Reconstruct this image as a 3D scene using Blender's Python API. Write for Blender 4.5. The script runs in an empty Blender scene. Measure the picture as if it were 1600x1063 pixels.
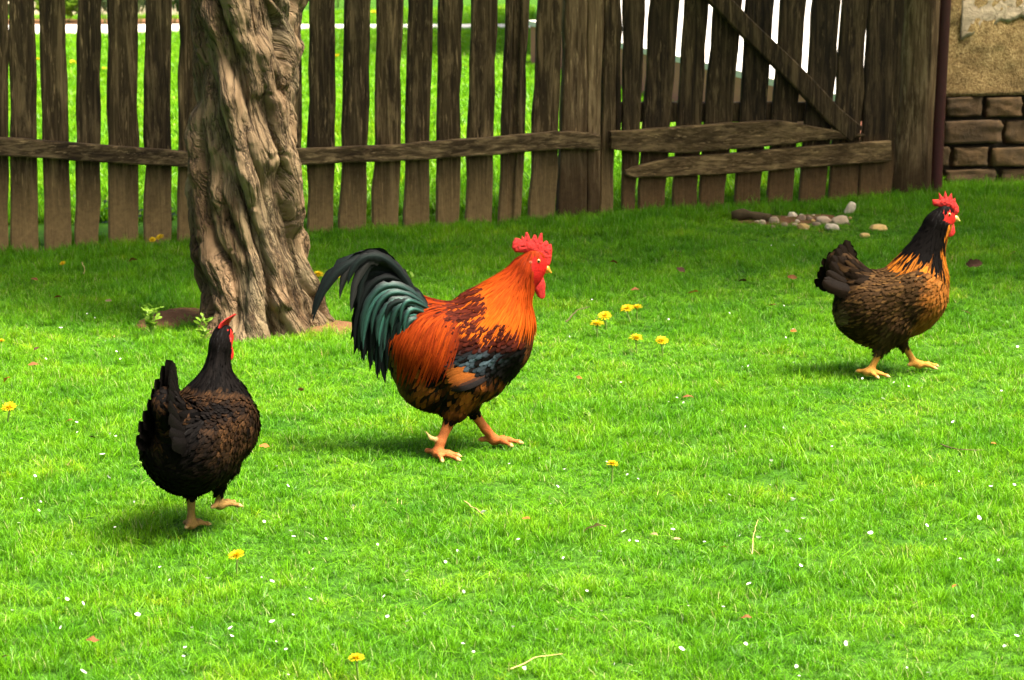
import bpy, math, random
import numpy as np
from mathutils import Vector

# ------------------------------------------------------------------ camera, sky, sun, exposure
scene = bpy.context.scene
F_PX, CX, CY = 4000.0, 800.0, 531.5          # focal length and centre in photograph pixels
CAM_Z = 1.5
PITCH = math.atan((531.5 + 215.0) / F_PX)
cam_d = bpy.data.cameras.new('camera')
cam = bpy.data.objects.new('camera', cam_d)
scene.collection.objects.link(cam)
cam.location = (0, 0, CAM_Z)
cam.rotation_euler = (math.pi / 2 - PITCH, 0, 0)
cam_d.sensor_width = 36.0
cam_d.lens = 36.0 * F_PX / 1600.0
cam_d.clip_start = 0.1
cam_d.clip_end = 1000
cam_d.dof.use_dof = True
cam_d.dof.focus_distance = 6.5
cam_d.dof.aperture_fstop = 11.0
scene.camera = cam

SUN_EL, SUN_AZ = math.radians(62), math.radians(122)   # azimuth: clockwise from +Y (away from camera)
world = bpy.data.worlds.new('World')
scene.world = world
world.use_nodes = True
nt = world.node_tree
sky = nt.nodes.new('ShaderNodeTexSky')
sky.sky_type = 'NISHITA'
sky.sun_disc = False
sky.sun_elevation = SUN_EL
sky.sun_rotation = SUN_AZ
sky.air_density = 1.0
sky.dust_density = 9.0
sky.ozone_density = 0.3
bg = nt.nodes['Background']
bg.inputs['Strength'].default_value = 0.078
nt.links.new(sky.outputs['Color'], bg.inputs['Color'])

sun_d = bpy.data.lights.new('sun', 'SUN')
sun_d.energy = 4.5
sun_d.angle = math.radians(26)
sun_d.color = (1.0, 0.93, 0.80)
sun = bpy.data.objects.new('sun', sun_d)
scene.collection.objects.link(sun)
SUN_DIR = Vector((math.sin(SUN_AZ) * math.cos(SUN_EL), math.cos(SUN_AZ) * math.cos(SUN_EL), math.sin(SUN_EL)))
sun.location = SUN_DIR * 30
sun.rotation_euler = SUN_DIR.to_track_quat('Z', 'Y').to_euler()

vs = scene.view_settings
vs.view_transform = 'Standard'
vs.look = 'None'
vs.exposure = 1.85
vs.gamma = 1.0
scene.cycles.max_bounces = 4
scene.cycles.diffuse_bounces = 2
scene.cycles.glossy_bounces = 2
scene.cycles.adaptive_threshold = 0.02
scene.cycles.transparent_max_bounces = 4
scene.cycles.use_denoising = True

rng = np.random.default_rng(11)
random.seed(5)

# ------------------------------------------------------------------ helpers
def lin(r, g, b, k=1.0):
    o = []
    for v in (r, g, b):
        v = v / 255.0
        o.append((v / 12.92 if v <= 0.04045 else ((v + 0.055) / 1.055) ** 2.4) * k)
    return np.array(o)

def smooth(a, b, x):
    t = np.clip((np.asarray(x, float) - a) / (b - a), 0, 1)
    return t * t * (3 - 2 * t)

def _hash(ix, iy, iz, seed):
    h = (ix.astype(np.int64) * 374761393 + iy.astype(np.int64) * 668265263 + iz.astype(np.int64) * 2147483647 + seed * 1274126177)
    h = (h ^ (h >> 13)) * 1274126177
    h = h & 0x7fffffff
    h = (h ^ (h >> 16)) * 73856093
    return ((h & 0xffffff) / float(0xffffff))

def vnoise(P, seed=0):
    """smooth value noise in [-1,1], P (...,3)"""
    P = np.asarray(P, float)
    I = np.floor(P).astype(np.int64)
    f = P - I
    f = f * f * (3 - 2 * f)
    out = 0
    for dx in (0, 1):
        for dy in (0, 1):
            for dz in (0, 1):
                w = (f[..., 0] if dx else 1 - f[..., 0]) * (f[..., 1] if dy else 1 - f[..., 1]) * (f[..., 2] if dz else 1 - f[..., 2])
                out = out + w * _hash(I[..., 0] + dx, I[..., 1] + dy, I[..., 2] + dz, seed)
    return out * 2 - 1

def n2(x, y, sc, seed=0):
    x = np.asarray(x, float); y = np.asarray(y, float)
    return vnoise(np.stack([x * sc, y * sc, np.zeros_like(x * sc)], -1), seed)

def mk(name, V, F, mat, parent=None, cols=None, uv=None, smooth_shade=True, sharp=False):
    """link one mesh object; V in world space when the parent is an unrotated Empty given in world space"""
    V = np.asarray(V, float)
    if parent is not None and parent.get('_abs'):
        V = V - np.array(parent.location)
    me = bpy.data.meshes.new(name)
    F = F.tolist() if isinstance(F, np.ndarray) else F
    me.from_pydata(V.tolist(), [], F)
    if cols is not None:
        ca = me.color_attributes.new('Col', 'FLOAT_COLOR', 'POINT')
        rgba = np.ones((len(V), 4)); rgba[:, :3] = cols
        ca.data.foreach_set('color', rgba.astype(np.float32).ravel())
    if uv is not None:
        at = me.attributes.new('fuv', 'FLOAT_VECTOR', 'POINT')
        at.data.foreach_set('vector', np.asarray(uv, np.float32).ravel())
    me.polygons.foreach_set('use_smooth', [smooth_shade] * len(me.polygons))
    me.update()
    if mat: me.materials.append(mat)
    o = bpy.data.objects.new(name, me)
    scene.collection.objects.link(o)
    if parent is not None: o.parent = parent
    return o

def empty(name, loc, rz=0.0, absolute=True):
    o = bpy.data.objects.new(name, None)
    o.empty_display_size = 0.05
    scene.collection.objects.link(o)
    o.location = loc
    o.rotation_euler = (0, 0, rz)
    if absolute: o['_abs'] = 1
    return o

def tag(o, label, cat, group=None):
    o['label'] = label; o['category'] = cat
    if group: o['group'] = group
    return o

def kind(o, k):
    o['kind'] = k
    return o

# camera rays in world space, from a pixel of the photograph
_fw = np.array([0, math.cos(PITCH), -math.sin(PITCH)])
_up = np.array([0, math.sin(PITCH), math.cos(PITCH)])
def ray(px, py):
    return np.array([1.0, 0, 0]) * ((px - CX) / F_PX) + _up * (-(py - CY) / F_PX) + _fw
CAM = np.array([0, 0, CAM_Z])

PA = CAM + ray(0, 402) * 10.4
PB = CAM + ray(1450, 307) * 11.4
fdir = (PB - PA); fdir[2] = 0; FENCE_LEN = np.linalg.norm(fdir); fdir /= FENCE_LEN
fnor = np.array([fdir[1], -fdir[0], 0])       # towards the camera
if fnor[1] > 0: fnor = -fnor
def fence_y(x):
    return PA[1] + (np.asarray(x) - PA[0]) * fdir[1] / fdir[0]
def on_fence(px, py, off=0.0):
    d = ray(px, py)
    t = np.dot(PA + fnor * off - CAM, fnor) / np.dot(d, fnor)
    return CAM + d * t

SLOPE = (PB[2] - PA[2]) / (PB[0] - PA[0])
def ground(x, y):
    x = np.asarray(x, float); y = np.asarray(y, float)
    z = (PA[2] + SLOPE * (np.clip(x, -3.5, 4.0) - PA[0])) * smooth(6.0, 10.2, y)
    z = z + 0.008 * n2(x, y, 1.7, 3) * smooth(0, 3, 14 - y)
    return z
def on_ground(px, py, h=0.0):
    d = ray(px, py)
    t = -CAM_Z / d[2]
    for _ in range(12):
        p = CAM + d * t
        t = (float(ground(p[0], p[1])) + h - CAM_Z) / d[2]
    return CAM + d * t

# ------------------------------------------------------------------ materials
def new_mat(name):
    m = bpy.data.materials.new(name); m.use_nodes = True
    t = m.node_tree
    return m, t, t.nodes['Principled BSDF'], t.nodes['Material Output']
def N(t, ty, **kw):
    n = t.nodes.new(ty)
    for k, v in kw.items(): setattr(n, k, v)
    return n
def ramp(t, fac, stops):
    r = N(t, 'ShaderNodeValToRGB')
    el = r.color_ramp.elements
    while len(el) > 1: el.remove(el[-1])
    el[0].position = stops[0][0]; el[0].color = (*stops[0][1], 1)
    for p, c in stops[1:]:
        e = el.new(p); e.color = (*c, 1)
    t.links.new(fac, r.inputs['Fac'])
    return r.outputs['Color']
def noise(t, vec, scale, detail=4, rough=0.6, dist=0.0):
    n = N(t, 'ShaderNodeTexNoise')
    n.inputs['Scale'].default_value = scale; n.inputs['Detail'].default_value = detail
    n.inputs['Roughness'].default_value = rough; n.inputs['Distortion'].default_value = dist
    if vec is not None: t.links.new(vec, n.inputs['Vector'])
    return n.outputs['Fac']
def mapping(t, vec, scale=(1, 1, 1), loc=None):
    m = N(t, 'ShaderNodeMapping')
    m.inputs['Scale'].default_value = scale
    t.links.new(vec, m.inputs['Vector'])
    if loc is not None: t.links.new(loc, m.inputs['Location'])
    return m.outputs['Vector']
def mix(t, fac, a, b, mode='MIX'):
    m = N(t, 'ShaderNodeMix', data_type='RGBA', blend_type=mode)
    def put(s, v):
        if isinstance(v, (int, float)): s.default_value = v
        elif isinstance(v, (tuple, list, np.ndarray)): s.default_value = (*[float(q) for q in v][:3], 1)
        else: t.links.new(v, s)
    put(m.inputs[0], fac); put(m.inputs[6], a); put(m.inputs[7], b)
    return m.outputs[2]
def math_n(t, op, a, b=None):
    m = N(t, 'ShaderNodeMath', operation=op)
    for i, v in enumerate((a, b)):
        if v is None: continue
        if isinstance(v, (int, float)): m.inputs[i].default_value = v
        else: t.links.new(v, m.inputs[i])
    return m.outputs[0]
def bump(t, bs, h, strength=0.4, dist=0.01):
    b = N(t, 'ShaderNodeBump')
    b.inputs['Strength'].default_value = strength; b.inputs['Distance'].default_value = dist
    t.links.new(h, b.inputs['Height']); t.links.new(b.outputs['Normal'], bs.inputs['Normal'])
def maprange(t, v, a, b, c=0.0, d=1.0):
    m = N(t, 'ShaderNodeMapRange')
    m.inputs['From Min'].default_value = a; m.inputs['From Max'].default_value = b
    m.inputs['To Min'].default_value = c; m.inputs['To Max'].default_value = d
    t.links.new(v, m.inputs['Value'])
    return m.outputs['Result']
def wpos(t):
    return N(t, 'ShaderNodeNewGeometry').outputs['Position']
def sepz(t, v, k='Z'):
    s = N(t, 'ShaderNodeSeparateXYZ'); t.links.new(v, s.inputs[0]); return s.outputs[k]

def wood_mat(name, dark, mid, light, dirt, z0=None, splash=0.30, horiz=False):
    m, t, b, o = new_mat(name)
    p = wpos(t)
    oi = N(t, 'ShaderNodeObjectInfo')
    cmb = N(t, 'ShaderNodeCombineXYZ')
    r100 = math_n(t, 'MULTIPLY', oi.outputs['Random'], 37.0)
    for k in ('X', 'Y', 'Z'): t.links.new(r100, cmb.inputs[k])
    sc = (4, 45, 60) if horiz else (55, 45, 3.2)
    g1 = noise(t, mapping(t, p, sc, cmb.outputs[0]), 1.0, 6, 0.65, 0.6)
    sc2 = (2, 8, 9) if horiz else (9, 8, 1.6)
    g2 = noise(t, mapping(t, p, sc2, cmb.outputs[0]), 1.0, 4, 0.6, 1.2)
    col = ramp(t, g1, [(0.30, dark), (0.50, mid), (0.66, light)])
    col = mix(t, maprange(t, g2, 0.38, 0.66), mix(t, 1.0, col, (0.45, 0.42, 0.40), 'MULTIPLY'), col)
    g3 = noise(t, mapping(t, p, (5, 22, 26) if horiz else (26, 22, 5), cmb.outputs[0]), 1.0, 5, 0.7, 0.4)
    col = mix(t, maprange(t, g3, 0.52, 0.70, 0, 0.75), col, light)
    rv = maprange(t, oi.outputs['Random'], 0, 1, 0.65, 1.35)
    col = mix(t, 1.0, col, N_rgb(t, rv), 'MULTIPLY')
    # pale weathered flecks
    fl = noise(t, mapping(t, p, (8, 60, 90) if horiz else (90, 60, 8), cmb.outputs[0]), 1.0, 3, 0.7)
    col = mix(t, maprange(t, fl, 0.60, 0.72, 0, 0.7), col, tuple(np.array(light) * 1.7))
    if z0 is not None:
        h = math_n(t, 'SUBTRACT', sepz(t, p), z0)
        wob = noise(t, mapping(t, p, (14, 14, 5)), 1.0, 4, 0.6)
        h2 = math_n(t, 'ADD', h, math_n(t, 'MULTIPLY', math_n(t, 'SUBTRACT', wob, 0.5), 0.22))
        grit = noise(t, p, 55, 5, 0.75)
        dcol = mix(t, grit, tuple(np.array(dirt) * 0.25), tuple(np.array(dirt) * 1.75))
        col = mix(t, maprange(t, h2, splash, 0.03, 0, 0.85), col, dcol)
    t.links.new(col, b.inputs['Base Color'])
    b.inputs['Roughness'].default_value = 0.85
    b.inputs['Specular IOR Level'].default_value = 0.2
    bump(t, b, g1, 0.9, 0.008)
    return m
def N_rgb(t, v):
    c = N(t, 'ShaderNodeCombineXYZ')
    for k in ('X', 'Y', 'Z'): t.links.new(v, c.inputs[k])
    return c.outputs[0]

M = {}
M['picket'] = wood_mat('picket_wood', (0.020, 0.0125, 0.0048), (0.062, 0.040, 0.0160), (0.20, 0.135, 0.062), (0.235, 0.150, 0.060), z0=-0.01, splash=0.33)
M['rail'] = wood_mat('rail_wood', (0.026, 0.0165, 0.0066), (0.085, 0.055, 0.023), (0.24, 0.165, 0.080), (0.1, 0.06, 0.03), horiz=True)
M['gate_rail'] = wood_mat('gate_rail_wood', (0.038, 0.0235, 0.0085), (0.125, 0.080, 0.031), (0.29, 0.195, 0.088), (0.1, 0.06, 0.03), horiz=True)
M['gate_board'] = wood_mat('gate_board_wood', (0.014, 0.0088, 0.0034), (0.040, 0.0255, 0.0100), (0.12, 0.080, 0.036), (0.15, 0.083, 0.032), z0=0.02)
M['post'] = wood_mat('post_wood', (0.052, 0.031, 0.013), (0.145, 0.092, 0.042), (0.29, 0.20, 0.10), (0.060, 0.034, 0.013), z0=0.06, splash=0.28)

def attr_mat(name, rough=0.6, spec=0.3, var=0.0, vscale=60, bumps=0.0, metallic=0.0, sheen=0.0, coat=0.0, sss=0.0):
    m, t, b, o = new_mat(name)
    a = N(t, 'ShaderNodeAttribute', attribute_name='Col')
    col = a.outputs['Color']
    if var or bumps:
        nf = noise(t, N(t, 'ShaderNodeTexCoord').outputs['Object'], vscale, 4, 0.65)
        if var:
            col = mix(t, 1.0, col, N_rgb(t, maprange(t, nf, 0.25, 0.75, 1 - var, 1 + var)), 'MULTIPLY')
        if bumps: bump(t, b, nf, bumps, 0.004)
    t.links.new(col, b.inputs['Base Color'])
    b.inputs['Roughness'].default_value = rough
    b.inputs['Specular IOR Level'].default_value = spec
    b.inputs['Metallic'].default_value = metallic
    b.inputs['Sheen Weight'].default_value = sheen
    b.inputs['Coat Weight'].default_value = coat
    if sss:
        b.inputs['Subsurface Weight'].default_value = sss
        b.inputs['Subsurface Radius'].default_value = (0.008, 0.003, 0.002)
    return m
M['skin'] = attr_mat('bird_skin', 0.62, 0.10, 0.28, 320, 0.7)
M['comb'] = attr_mat('comb_flesh', 0.5, 0.3, 0.30, 700, 0.8)
M['beak'] = attr_mat('beak_horn', 0.4, 0.4, 0.15, 200, 0.0)
M['eye'] = attr_mat('eye_wet', 0.08, 0.6)

def feather_mat(name, rough=0.5, spec=0.25, metallic=0.0, amp=0.35):
    m, t, b, o = new_mat(name)
    a = N(t, 'ShaderNodeAttribute', attribute_name='Col')
    u = N(t, 'ShaderNodeAttribute', attribute_name='fuv')
    st = noise(t, mapping(t, u.outputs['Vector'], (7, 1.6, 1)), 1.0, 3, 0.7)
    col = mix(t, 1.0, a.outputs['Color'], N_rgb(t, maprange(t, st, 0.25, 0.75, 1 - amp, 1 + amp)), 'MULTIPLY')
    t.links.new(col, b.inputs['Base Color'])
    b.inputs['Roughness'].default_value = rough
    b.inputs['Specular IOR Level'].default_value = spec
    b.inputs['Metallic'].default_value = metallic
    bump(t, b, st, 0.35, 0.002)
    return m
M['feather'] = feather_mat('plumage', 0.65, 0.025)
M['sickle'] = feather_mat('green_tail_plumage', 0.42, 0.22, 0.25, 0.5)
M['black_tail'] = feather_mat('black_tail_plumage', 0.55, 0.045, 0.0, 0.5)

def plain(name, col, rough=0.7, var=0.25, scale=30, spec=0.3, b_=0.3, trans=0.0):
    m, t, b, o = new_mat(name)
    p = wpos(t)
    nf = noise(t, p, scale, 5, 0.65)
    c = mix(t, nf, tuple(np.array(col) * (1 - var)), tuple(np.array(col) * (1 + var)))
    t.links.new(c, b.inputs['Base Color'])
    b.inputs['Roughness'].default_value = rough
    b.inputs['Specular IOR Level'].default_value = spec
    if b_: bump(t, b, nf, b_, 0.01)
    if trans:
        tr = N(t, 'ShaderNodeBsdfTranslucent'); t.links.new(c, tr.inputs['Color'])
        ms = N(t, 'ShaderNodeMixShader'); ms.inputs[0].default_value = trans
        t.links.new(b.outputs[0], ms.inputs[1]); t.links.new(tr.outputs[0], ms.inputs[2]); t.links.new(ms.outputs[0], o.inputs['Surface'])
    return m

# grass blades: colour from the blade, tinted per tuft and by slow drifts over the lawn
def grass_mat(name, k=1.0):
    m, t, b, o = new_mat(name)
    a = N(t, 'ShaderNodeAttribute', attribute_name='Col')
    ti = N(t, 'ShaderNodeAttribute', attribute_name='tint', attribute_type='INSTANCER')
    p = wpos(t)
    drift = noise(t, p, 3.0, 6, 0.72)
    col = a.outputs['Color']
    col = mix(t, 1.0, col, ramp(t, ti.outputs['Fac'], [(0.0, (0.62 * k, 0.78 * k, 0.6 * k)), (0.5, (1 * k, 1 * k, 1 * k)), (0.9, (1.35 * k, 1.12 * k, 1.1 * k)), (1.0, (2.2 * k, 1.2 * k, 1.8 * k))]), 'MULTIPLY')
    col = mix(t, 1.0, col, ramp(t, drift, [(0.3, (0.45, 0.66, 0.5)), (0.52, (1, 1, 1)), (0.7, (1.45, 1.18, 1.3))]), 'MULTIPLY')
    b.inputs['Roughness'].default_value = 0.42
    b.inputs['Specular IOR Level'].default_value = 0.25
    t.links.new(col, b.inputs['Base Color'])
    tr = N(t, 'ShaderNodeBsdfTranslucent'); t.links.new(col, tr.inputs['Color'])
    ms = N(t, 'ShaderNodeMixShader'); ms.inputs[0].default_value = 0.42
    t.links.new(b.outputs[0], ms.inputs[1]); t.links.new(tr.outputs[0], ms.inputs[2]); t.links.new(ms.outputs[0], o.inputs['Surface'])
    return m
M['grass'] = grass_mat('grass_blade')

def ground_mat():
    m, t, b, o = new_mat('lawn_ground')
    p = wpos(t)
    n1 = noise(t, p, 60, 5, 0.7); n2_ = noise(t, p, 3, 4, 0.6)
    c = ramp(t, n1, [(0.3, (0.02, 0.055, 0.006)), (0.6, (0.055, 0.16, 0.010)), (0.8, (0.10, 0.20, 0.03))])
    c = mix(t, 1.0, c, ramp(t, n2_, [(0.3, (0.75, 0.85, 0.75)), (0.7, (1.2, 1.1, 1.1))]), 'MULTIPLY')
    t.links.new(c, b.inputs['Base Color']); b.inputs['Roughness'].default_value = 0.9
    b.inputs['Specular IOR Level'].default_value = 0.1
    bump(t, b, n1, 0.8, 0.02)
    return m
M['ground'] = ground_mat()
M['soil'] = plain('bare_soil', (0.15, 0.075, 0.034), 0.95, 0.55, 45, 0.1, 0.9)
M['concrete'] = plain('pale_concrete', (0.62, 0.58, 0.52), 0.85, 0.12, 12)
M['whitewash'] = plain('white_render', (0.80, 0.77, 0.72), 0.9, 0.05, 8, 0.2, 0.1)
M['plinth'] = plain('red_brown_plinth', (0.42, 0.17, 0.115), 0.85, 0.25, 20)
M['cream'] = plain('cream_render', (0.66, 0.52, 0.38), 0.9, 0.1, 6, 0.2, 0.1)

# ------------------------------------------------------------------ lawn ground sheet
def axis(lo, hi, flo, fhi, fine, coarse):
    a = list(np.arange(flo, fhi + 1e-6, fine))
    x = flo
    st = fine
    left = []
    while x > lo:
        st *= coarse; x -= st; left.append(max(x, lo))
    x = fhi; st = fine; right = []
    while x < hi:
        st *= coarse; x += st; right.append(min(x, hi))
    return np.array(left[::-1] + a + right)
gx = axis(-250, 250, -4, 5, 0.09, 1.35)
gy = axis(-60, 400, 3.5, 14, 0.09, 1.35)
GX, GY = np.meshgrid(gx, gy, indexing='ij')
V = np.stack([GX, GY, ground(GX, GY)], -1).reshape(-1, 3)
ny = len(gy)
I, J = np.meshgrid(np.arange(len(gx) - 1), np.arange(ny - 1), indexing='ij')
a = (I * ny + J).ravel()
Fq = np.stack([a, a + ny, a + ny + 1, a + 1], -1)
kind(mk('lawn', V, Fq, M['ground']), 'structure')

# ------------------------------------------------------------------ fence, gate, posts
def plank(name, P0, P1, w0, w1, th, mat, parent, seg=8, jit=0.0025, warp=0.004, tip=None, normal=None, cut0=None):
    """a sawn board from P0 to P1 (centre line of the front face); chamfered, edges uneven"""
    P0 = np.array(P0, float); P1 = np.array(P1, float)
    nrm = fnor if normal is None else normal
    L = P1 - P0; ln = np.linalg.norm(L); L /= ln
    W = np.cross(L, nrm); W /= np.linalg.norm(W)
    ch = min(0.006, th * 0.3)
    rows = []
    ts = np.linspace(0, 1, seg + 1)
    if tip: ts = np.append(ts, 1 + tip / ln)
    for i, s in enumerate(ts):
        w = (w0 + (w1 - w0) * min(s, 1)) / 2
        if tip and i == len(ts) - 1: w *= 0.12
        if cut0 and i == 0: w *= cut0
        jl, jr = rng.normal(0, jit, 2)
        c = P0 + L * ln * s + nrm * rng.normal(0, warp * 0.4) + W * rng.normal(0, jit * 0.6)
        l, r = -w + jl, w + jr
        pr = [(l, -th), (l, -ch), (l + ch, 0), (l * 0.2, rng.normal(0, 0.0012)), (r - ch, 0), (r, -ch), (r, -th)]
        rows.append([c + W * u + nrm * v for u, v in pr])
    n = 7
    Vv = np.array(rows).reshape(-1, 3)
    Fs = []
    for i in range(len(rows) - 1):
        for j in range(n):
            q = (j + 1) % n
            Fs.append([i * n + j, i * n + q, (i + 1) * n + q, (i + 1) * n + j])
    Fs.append(list(range(n))[::-1]); e = (len(rows) - 1) * n
    Fs.append([e + k for k in range(n)])
    o = mk(name, Vv, Fs, mat, parent, smooth_shade=False)
    return o

def base_y(px):   # where the ground meets the fence in the photograph
    return np.interp(px, [0, 110, 290, 500, 600, 700, 800, 900, 1000, 1100, 1200, 1300, 1450], np.array([392, 382, 368, 357, 360, 348, 335, 322, 330, 332, 328, 305, 298]) + 9)

fence = tag(empty('picket_fence', on_fence(480, base_y(480))), 'weathered dark brown picket fence with open gaps, running behind the gnarled trunk', 'fence')
pick = [(-34, 12, -36, 13), (14, 54, 17, 60), (62, 101, 71, 113), (121, 159, 118, 155), (168, 215, 171, 217), (227, 268, 225, 267),
        (282, 325, 277, 320), (335, 376, 332, 373), (388, 426, 384, 422), (436, 472, 432, 470),
        (485, 525, 482, 521), (540, 580, 531, 571), (591, 631, 582, 622), (639, 677, 633, 671), (687, 723, 682, 717),
        (739, 779, 728, 768), (842, 881, 827, 868)]
ex_l = [(-84, -44, -84, -44), (-136, -94, -134, -92), (-186, -146, -184, -144), (-238, -196, -236, -194), (-290, -248, -288, -246), (-342, -300, -340, -298)]
for (a0, a1, b0, b1) in ex_l + pick:
    by = base_y((b0 + b1) / 2)
    B0, B1 = on_fence(b0, by), on_fence(b1, by)
    T0, T1 = on_fence(a0, 0), on_fence(a1, 0)
    cb, ct = (B0 + B1) / 2, (T0 + T1) / 2
    d = (ct - cb) / (ct[2] - cb[2])
    top = cb + d * (1.16 + rng.normal(0, 0.015) - cb[2])
    bot = cb - d * 0.06
    wb, wt = np.linalg.norm(B1 - B0), np.linalg.norm(T1 - T0)
    plank('picket', bot, top, wb, wt, 0.022 + rng.uniform(0, 0.006), M['picket'], fence, seg=10, tip=0.05)
# one picket is a pair of thin half-rounds with a split between them
for (a0, a1, b0, b1, off) in [(792, 804, 779, 791, 0.012), (802, 817, 788, 805, -0.006), (815, 828, 803, 816, 0.010)]:
    by = base_y((b0 + b1) / 2)
    B0, B1, T0, T1 = on_fence(b0, by, off), on_fence(b1, by, off), on_fence(a0, 0, off), on_fence(a1, 0, off)
    cb, ct = (B0 + B1) / 2, (T0 + T1) / 2
    d = (ct - cb) / (ct[2] - cb[2])
    plank('picket', cb - d * 0.06, cb + d * (1.14 - cb[2]), np.linalg.norm(B1 - B0), np.linalg.norm(T1 - T0), 0.024, M['picket'], fence, seg=10)
# wide boards that close the fence beside the gate
for (a0, a1, b0, b1, off, mm) in [(886, 916, 873, 918, 0.004, 'post'), (917, 946, 919, 936, 0.0, 'post'), (946, 968, 937, 957, -0.012, 'picket')]:
    by = base_y((b0 + b1) / 2)
    B0, B1, T0, T1 = on_fence(b0, by, off), on_fence(b1, by, off), on_fence(a0, 0, off), on_fence(a1, 0, off)
    cb, ct = (B0 + B1) / 2, (T0 + T1) / 2
    d = (ct - cb) / (ct[2] - cb[2])
    plank('end_board', cb - d * 0.06, cb + d * (1.2 - cb[2]), np.linalg.norm(B1 - B0), np.linalg.norm(T1 - T0), 0.05, M[mm], fence, seg=10)

def rail(name, pts, th, mat, parent, off):
    """a rail through photograph points (x, y_top, y_bottom)"""
    nrm = fnor
    rows = []
    pts2 = []
    for i in range(len(pts) - 1):
        for s in np.linspace(0, 1, 5)[:-1]:
            pts2.append(tuple(np.array(pts[i]) * (1 - s) + np.array(pts[i + 1]) * s))
    pts2.append(pts[-1])
    for (x, yt, yb) in pts2:
        T = on_fence(x, yt + rng.normal(0, 0.5), off); B = on_fence(x, yb + rng.normal(0, 0.5), off)
        U = (T - B) / np.linalg.norm(T - B); ch = 0.006
        rows.append([B - nrm * th, B, B + U * ch + nrm * ch * 0.7, T - U * ch + nrm * ch * 0.7, T, T - nrm * th])
    n = 6
    Fs = []
    for i in range(len(rows) - 1):
        for j in range(n):
            q = (j + 1) % n
            Fs.append([i * n + j, (i + 1) * n + j, (i + 1) * n + q, i * n + q])
    Fs.append(list(range(n))); e = (len(rows) - 1) * n
    Fs.append([e + k for k in range(n)][::-1])
    return mk(name, np.array(rows).reshape(-1, 3), Fs, mat, parent, smooth_shade=False)

rail('rail', [(-345, 196, 222), (-150, 207, 234), (0, 215, 243), (150, 226, 254), (295, 237, 262), (384, 239, 263)], 0.035, M['rail'], fence, 0.04)
rail('rail', [(385, 238, 262), (480, 232, 258), (600, 228, 253), (720, 218, 246), (800, 212, 240), (870, 206, 234), (906, 207, 233), (938, 211, 235)], 0.035, M['rail'], fence, 0.041)

gate = tag(empty('wooden_gate', on_fence(1180, base_y(1180))), 'dark leaning board gate with a diagonal brace and two cross rails', 'gate')
GO = -0.012
for (a0, a1, b0, b1) in [(961, 971, 962, 971), (972, 1011, 973, 994), (1018, 1062, 997, 1038), (1072, 1108, 1050, 1089), (1116, 1160, 1092, 1131), (1168, 1210, 1147, 1187), (1221, 1261, 1198, 1238), (1271, 1316, 1249, 1289), (1319, 1357, 1296, 1340), (1358, 1415, 1342, 1394)]:
    by = base_y((b0 + b1) / 2) - 2
    if a0 == 961: by = 205
    o_ = GO + rng.normal(0, 0.002)
    B0, B1, T0, T1 = on_fence(b0, by, o_), on_fence(b1, by, o_), on_fence(a0, 0, o_), on_fence(a1, 0, o_)
    cb, ct = (B0 + B1) / 2, (T0 + T1) / 2
    d = (ct - cb) / (ct[2] - cb[2])
    plank('board', cb - d * 0.005, cb + d * (1.22 + rng.normal(0, 0.012) - cb[2]), np.linalg.norm(B1 - B0), np.linalg.norm(T1 - T0), 0.022, M['gate_board'], gate, seg=10)
rail('cross_rail', [(955, 206, 233), (990, 204, 238), (1080, 197, 239), (1160, 192, 233), (1218, 188, 227), (1275, 199, 220), (1352, 210, 214)], 0.036, M['gate_rail'], gate, 0.026)
rail('cross_rail', [(978, 267, 273), (995, 260, 279), (1050, 246, 276), (1140, 240, 272), (1250, 230, 263), (1392, 220, 252)], 0.028, M['gate_rail'], gate, 0.020)
rail('back_rail', [(966, 160, 192), (1200, 160, 190), (1400, 159, 190)], 0.03, M['gate_board'], gate, -0.042)
b0, b1 = on_fence(1338, 212, 0.034), on_fence(1122, -4, 0.034)
plank('diagonal_brace', b0, b0 + (b1 - b0) * 1.45, 0.084, 0.080, 0.040, M['gate_board'], gate, seg=9)

# thick old gate post: rounded, slightly bent
def round_post(name, pts, mat, parent=None, seg=20, seed=4):
    rows = []
    P = [np.array(p[0]) for p in pts]; R = [p[1] for p in pts]
    s0 = np.linspace(0, len(P) - 1, 34)
    for s in s0:
        i = min(int(s), len(P) - 2); f = s - i
        c = P[i] * (1 - f) + P[i + 1] * f; r = R[i] * (1 - f) + R[i + 1] * f
        th = np.arange(seg) / seg * 2 * math.pi
        rr = r * (1 + 0.05 * vnoise(np.stack([np.cos(th) * 2.5, np.sin(th) * 2.5, np.full(seg, c[2] * 3)], -1), seed) + 0.03 * vnoise(np.stack([np.cos(th) * 6, np.sin(th) * 6, np.full(seg, c[2] * 2.0)], -1), seed + 1))
        rows.append(np.stack([c[0] + np.cos(th) * rr, c[1] + np.sin(th) * rr * 0.9, np.full(seg, c[2])], -1))
    n = seg; Vv = np.array(rows).reshape(-1, 3); Fs = []
    for i in range(len(rows) - 1):
        for j in range(n):
            q = (j + 1) % n
            Fs.append([i * n + j, i * n + q, (i + 1) * n + q, (i + 1) * n + j])
    Fs.append(list(range(n))[::-1]); e = (len(rows) - 1) * n; Fs.append([e + k for k in range(n)])
    return mk(name, Vv, Fs, mat, parent)
def fp(x, y, off): return on_fence(x, y, off)
sc_ = 11.3 / F_PX
gp = [(fp(1419, 318, -0.07), 37 * sc_), (fp(1420, 285, -0.07), 37 * sc_), (fp(1424, 230, -0.07), 36 * sc_), (fp(1429, 185, -0.07), 33 * sc_), (fp(1432, 120, -0.07), 32 * sc_), (fp(1436, 50, -0.07), 32 * sc_), (fp(1438, 0, -0.07), 33 * sc_), (fp(1445, -90, -0.07), 30 * sc_)]
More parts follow.
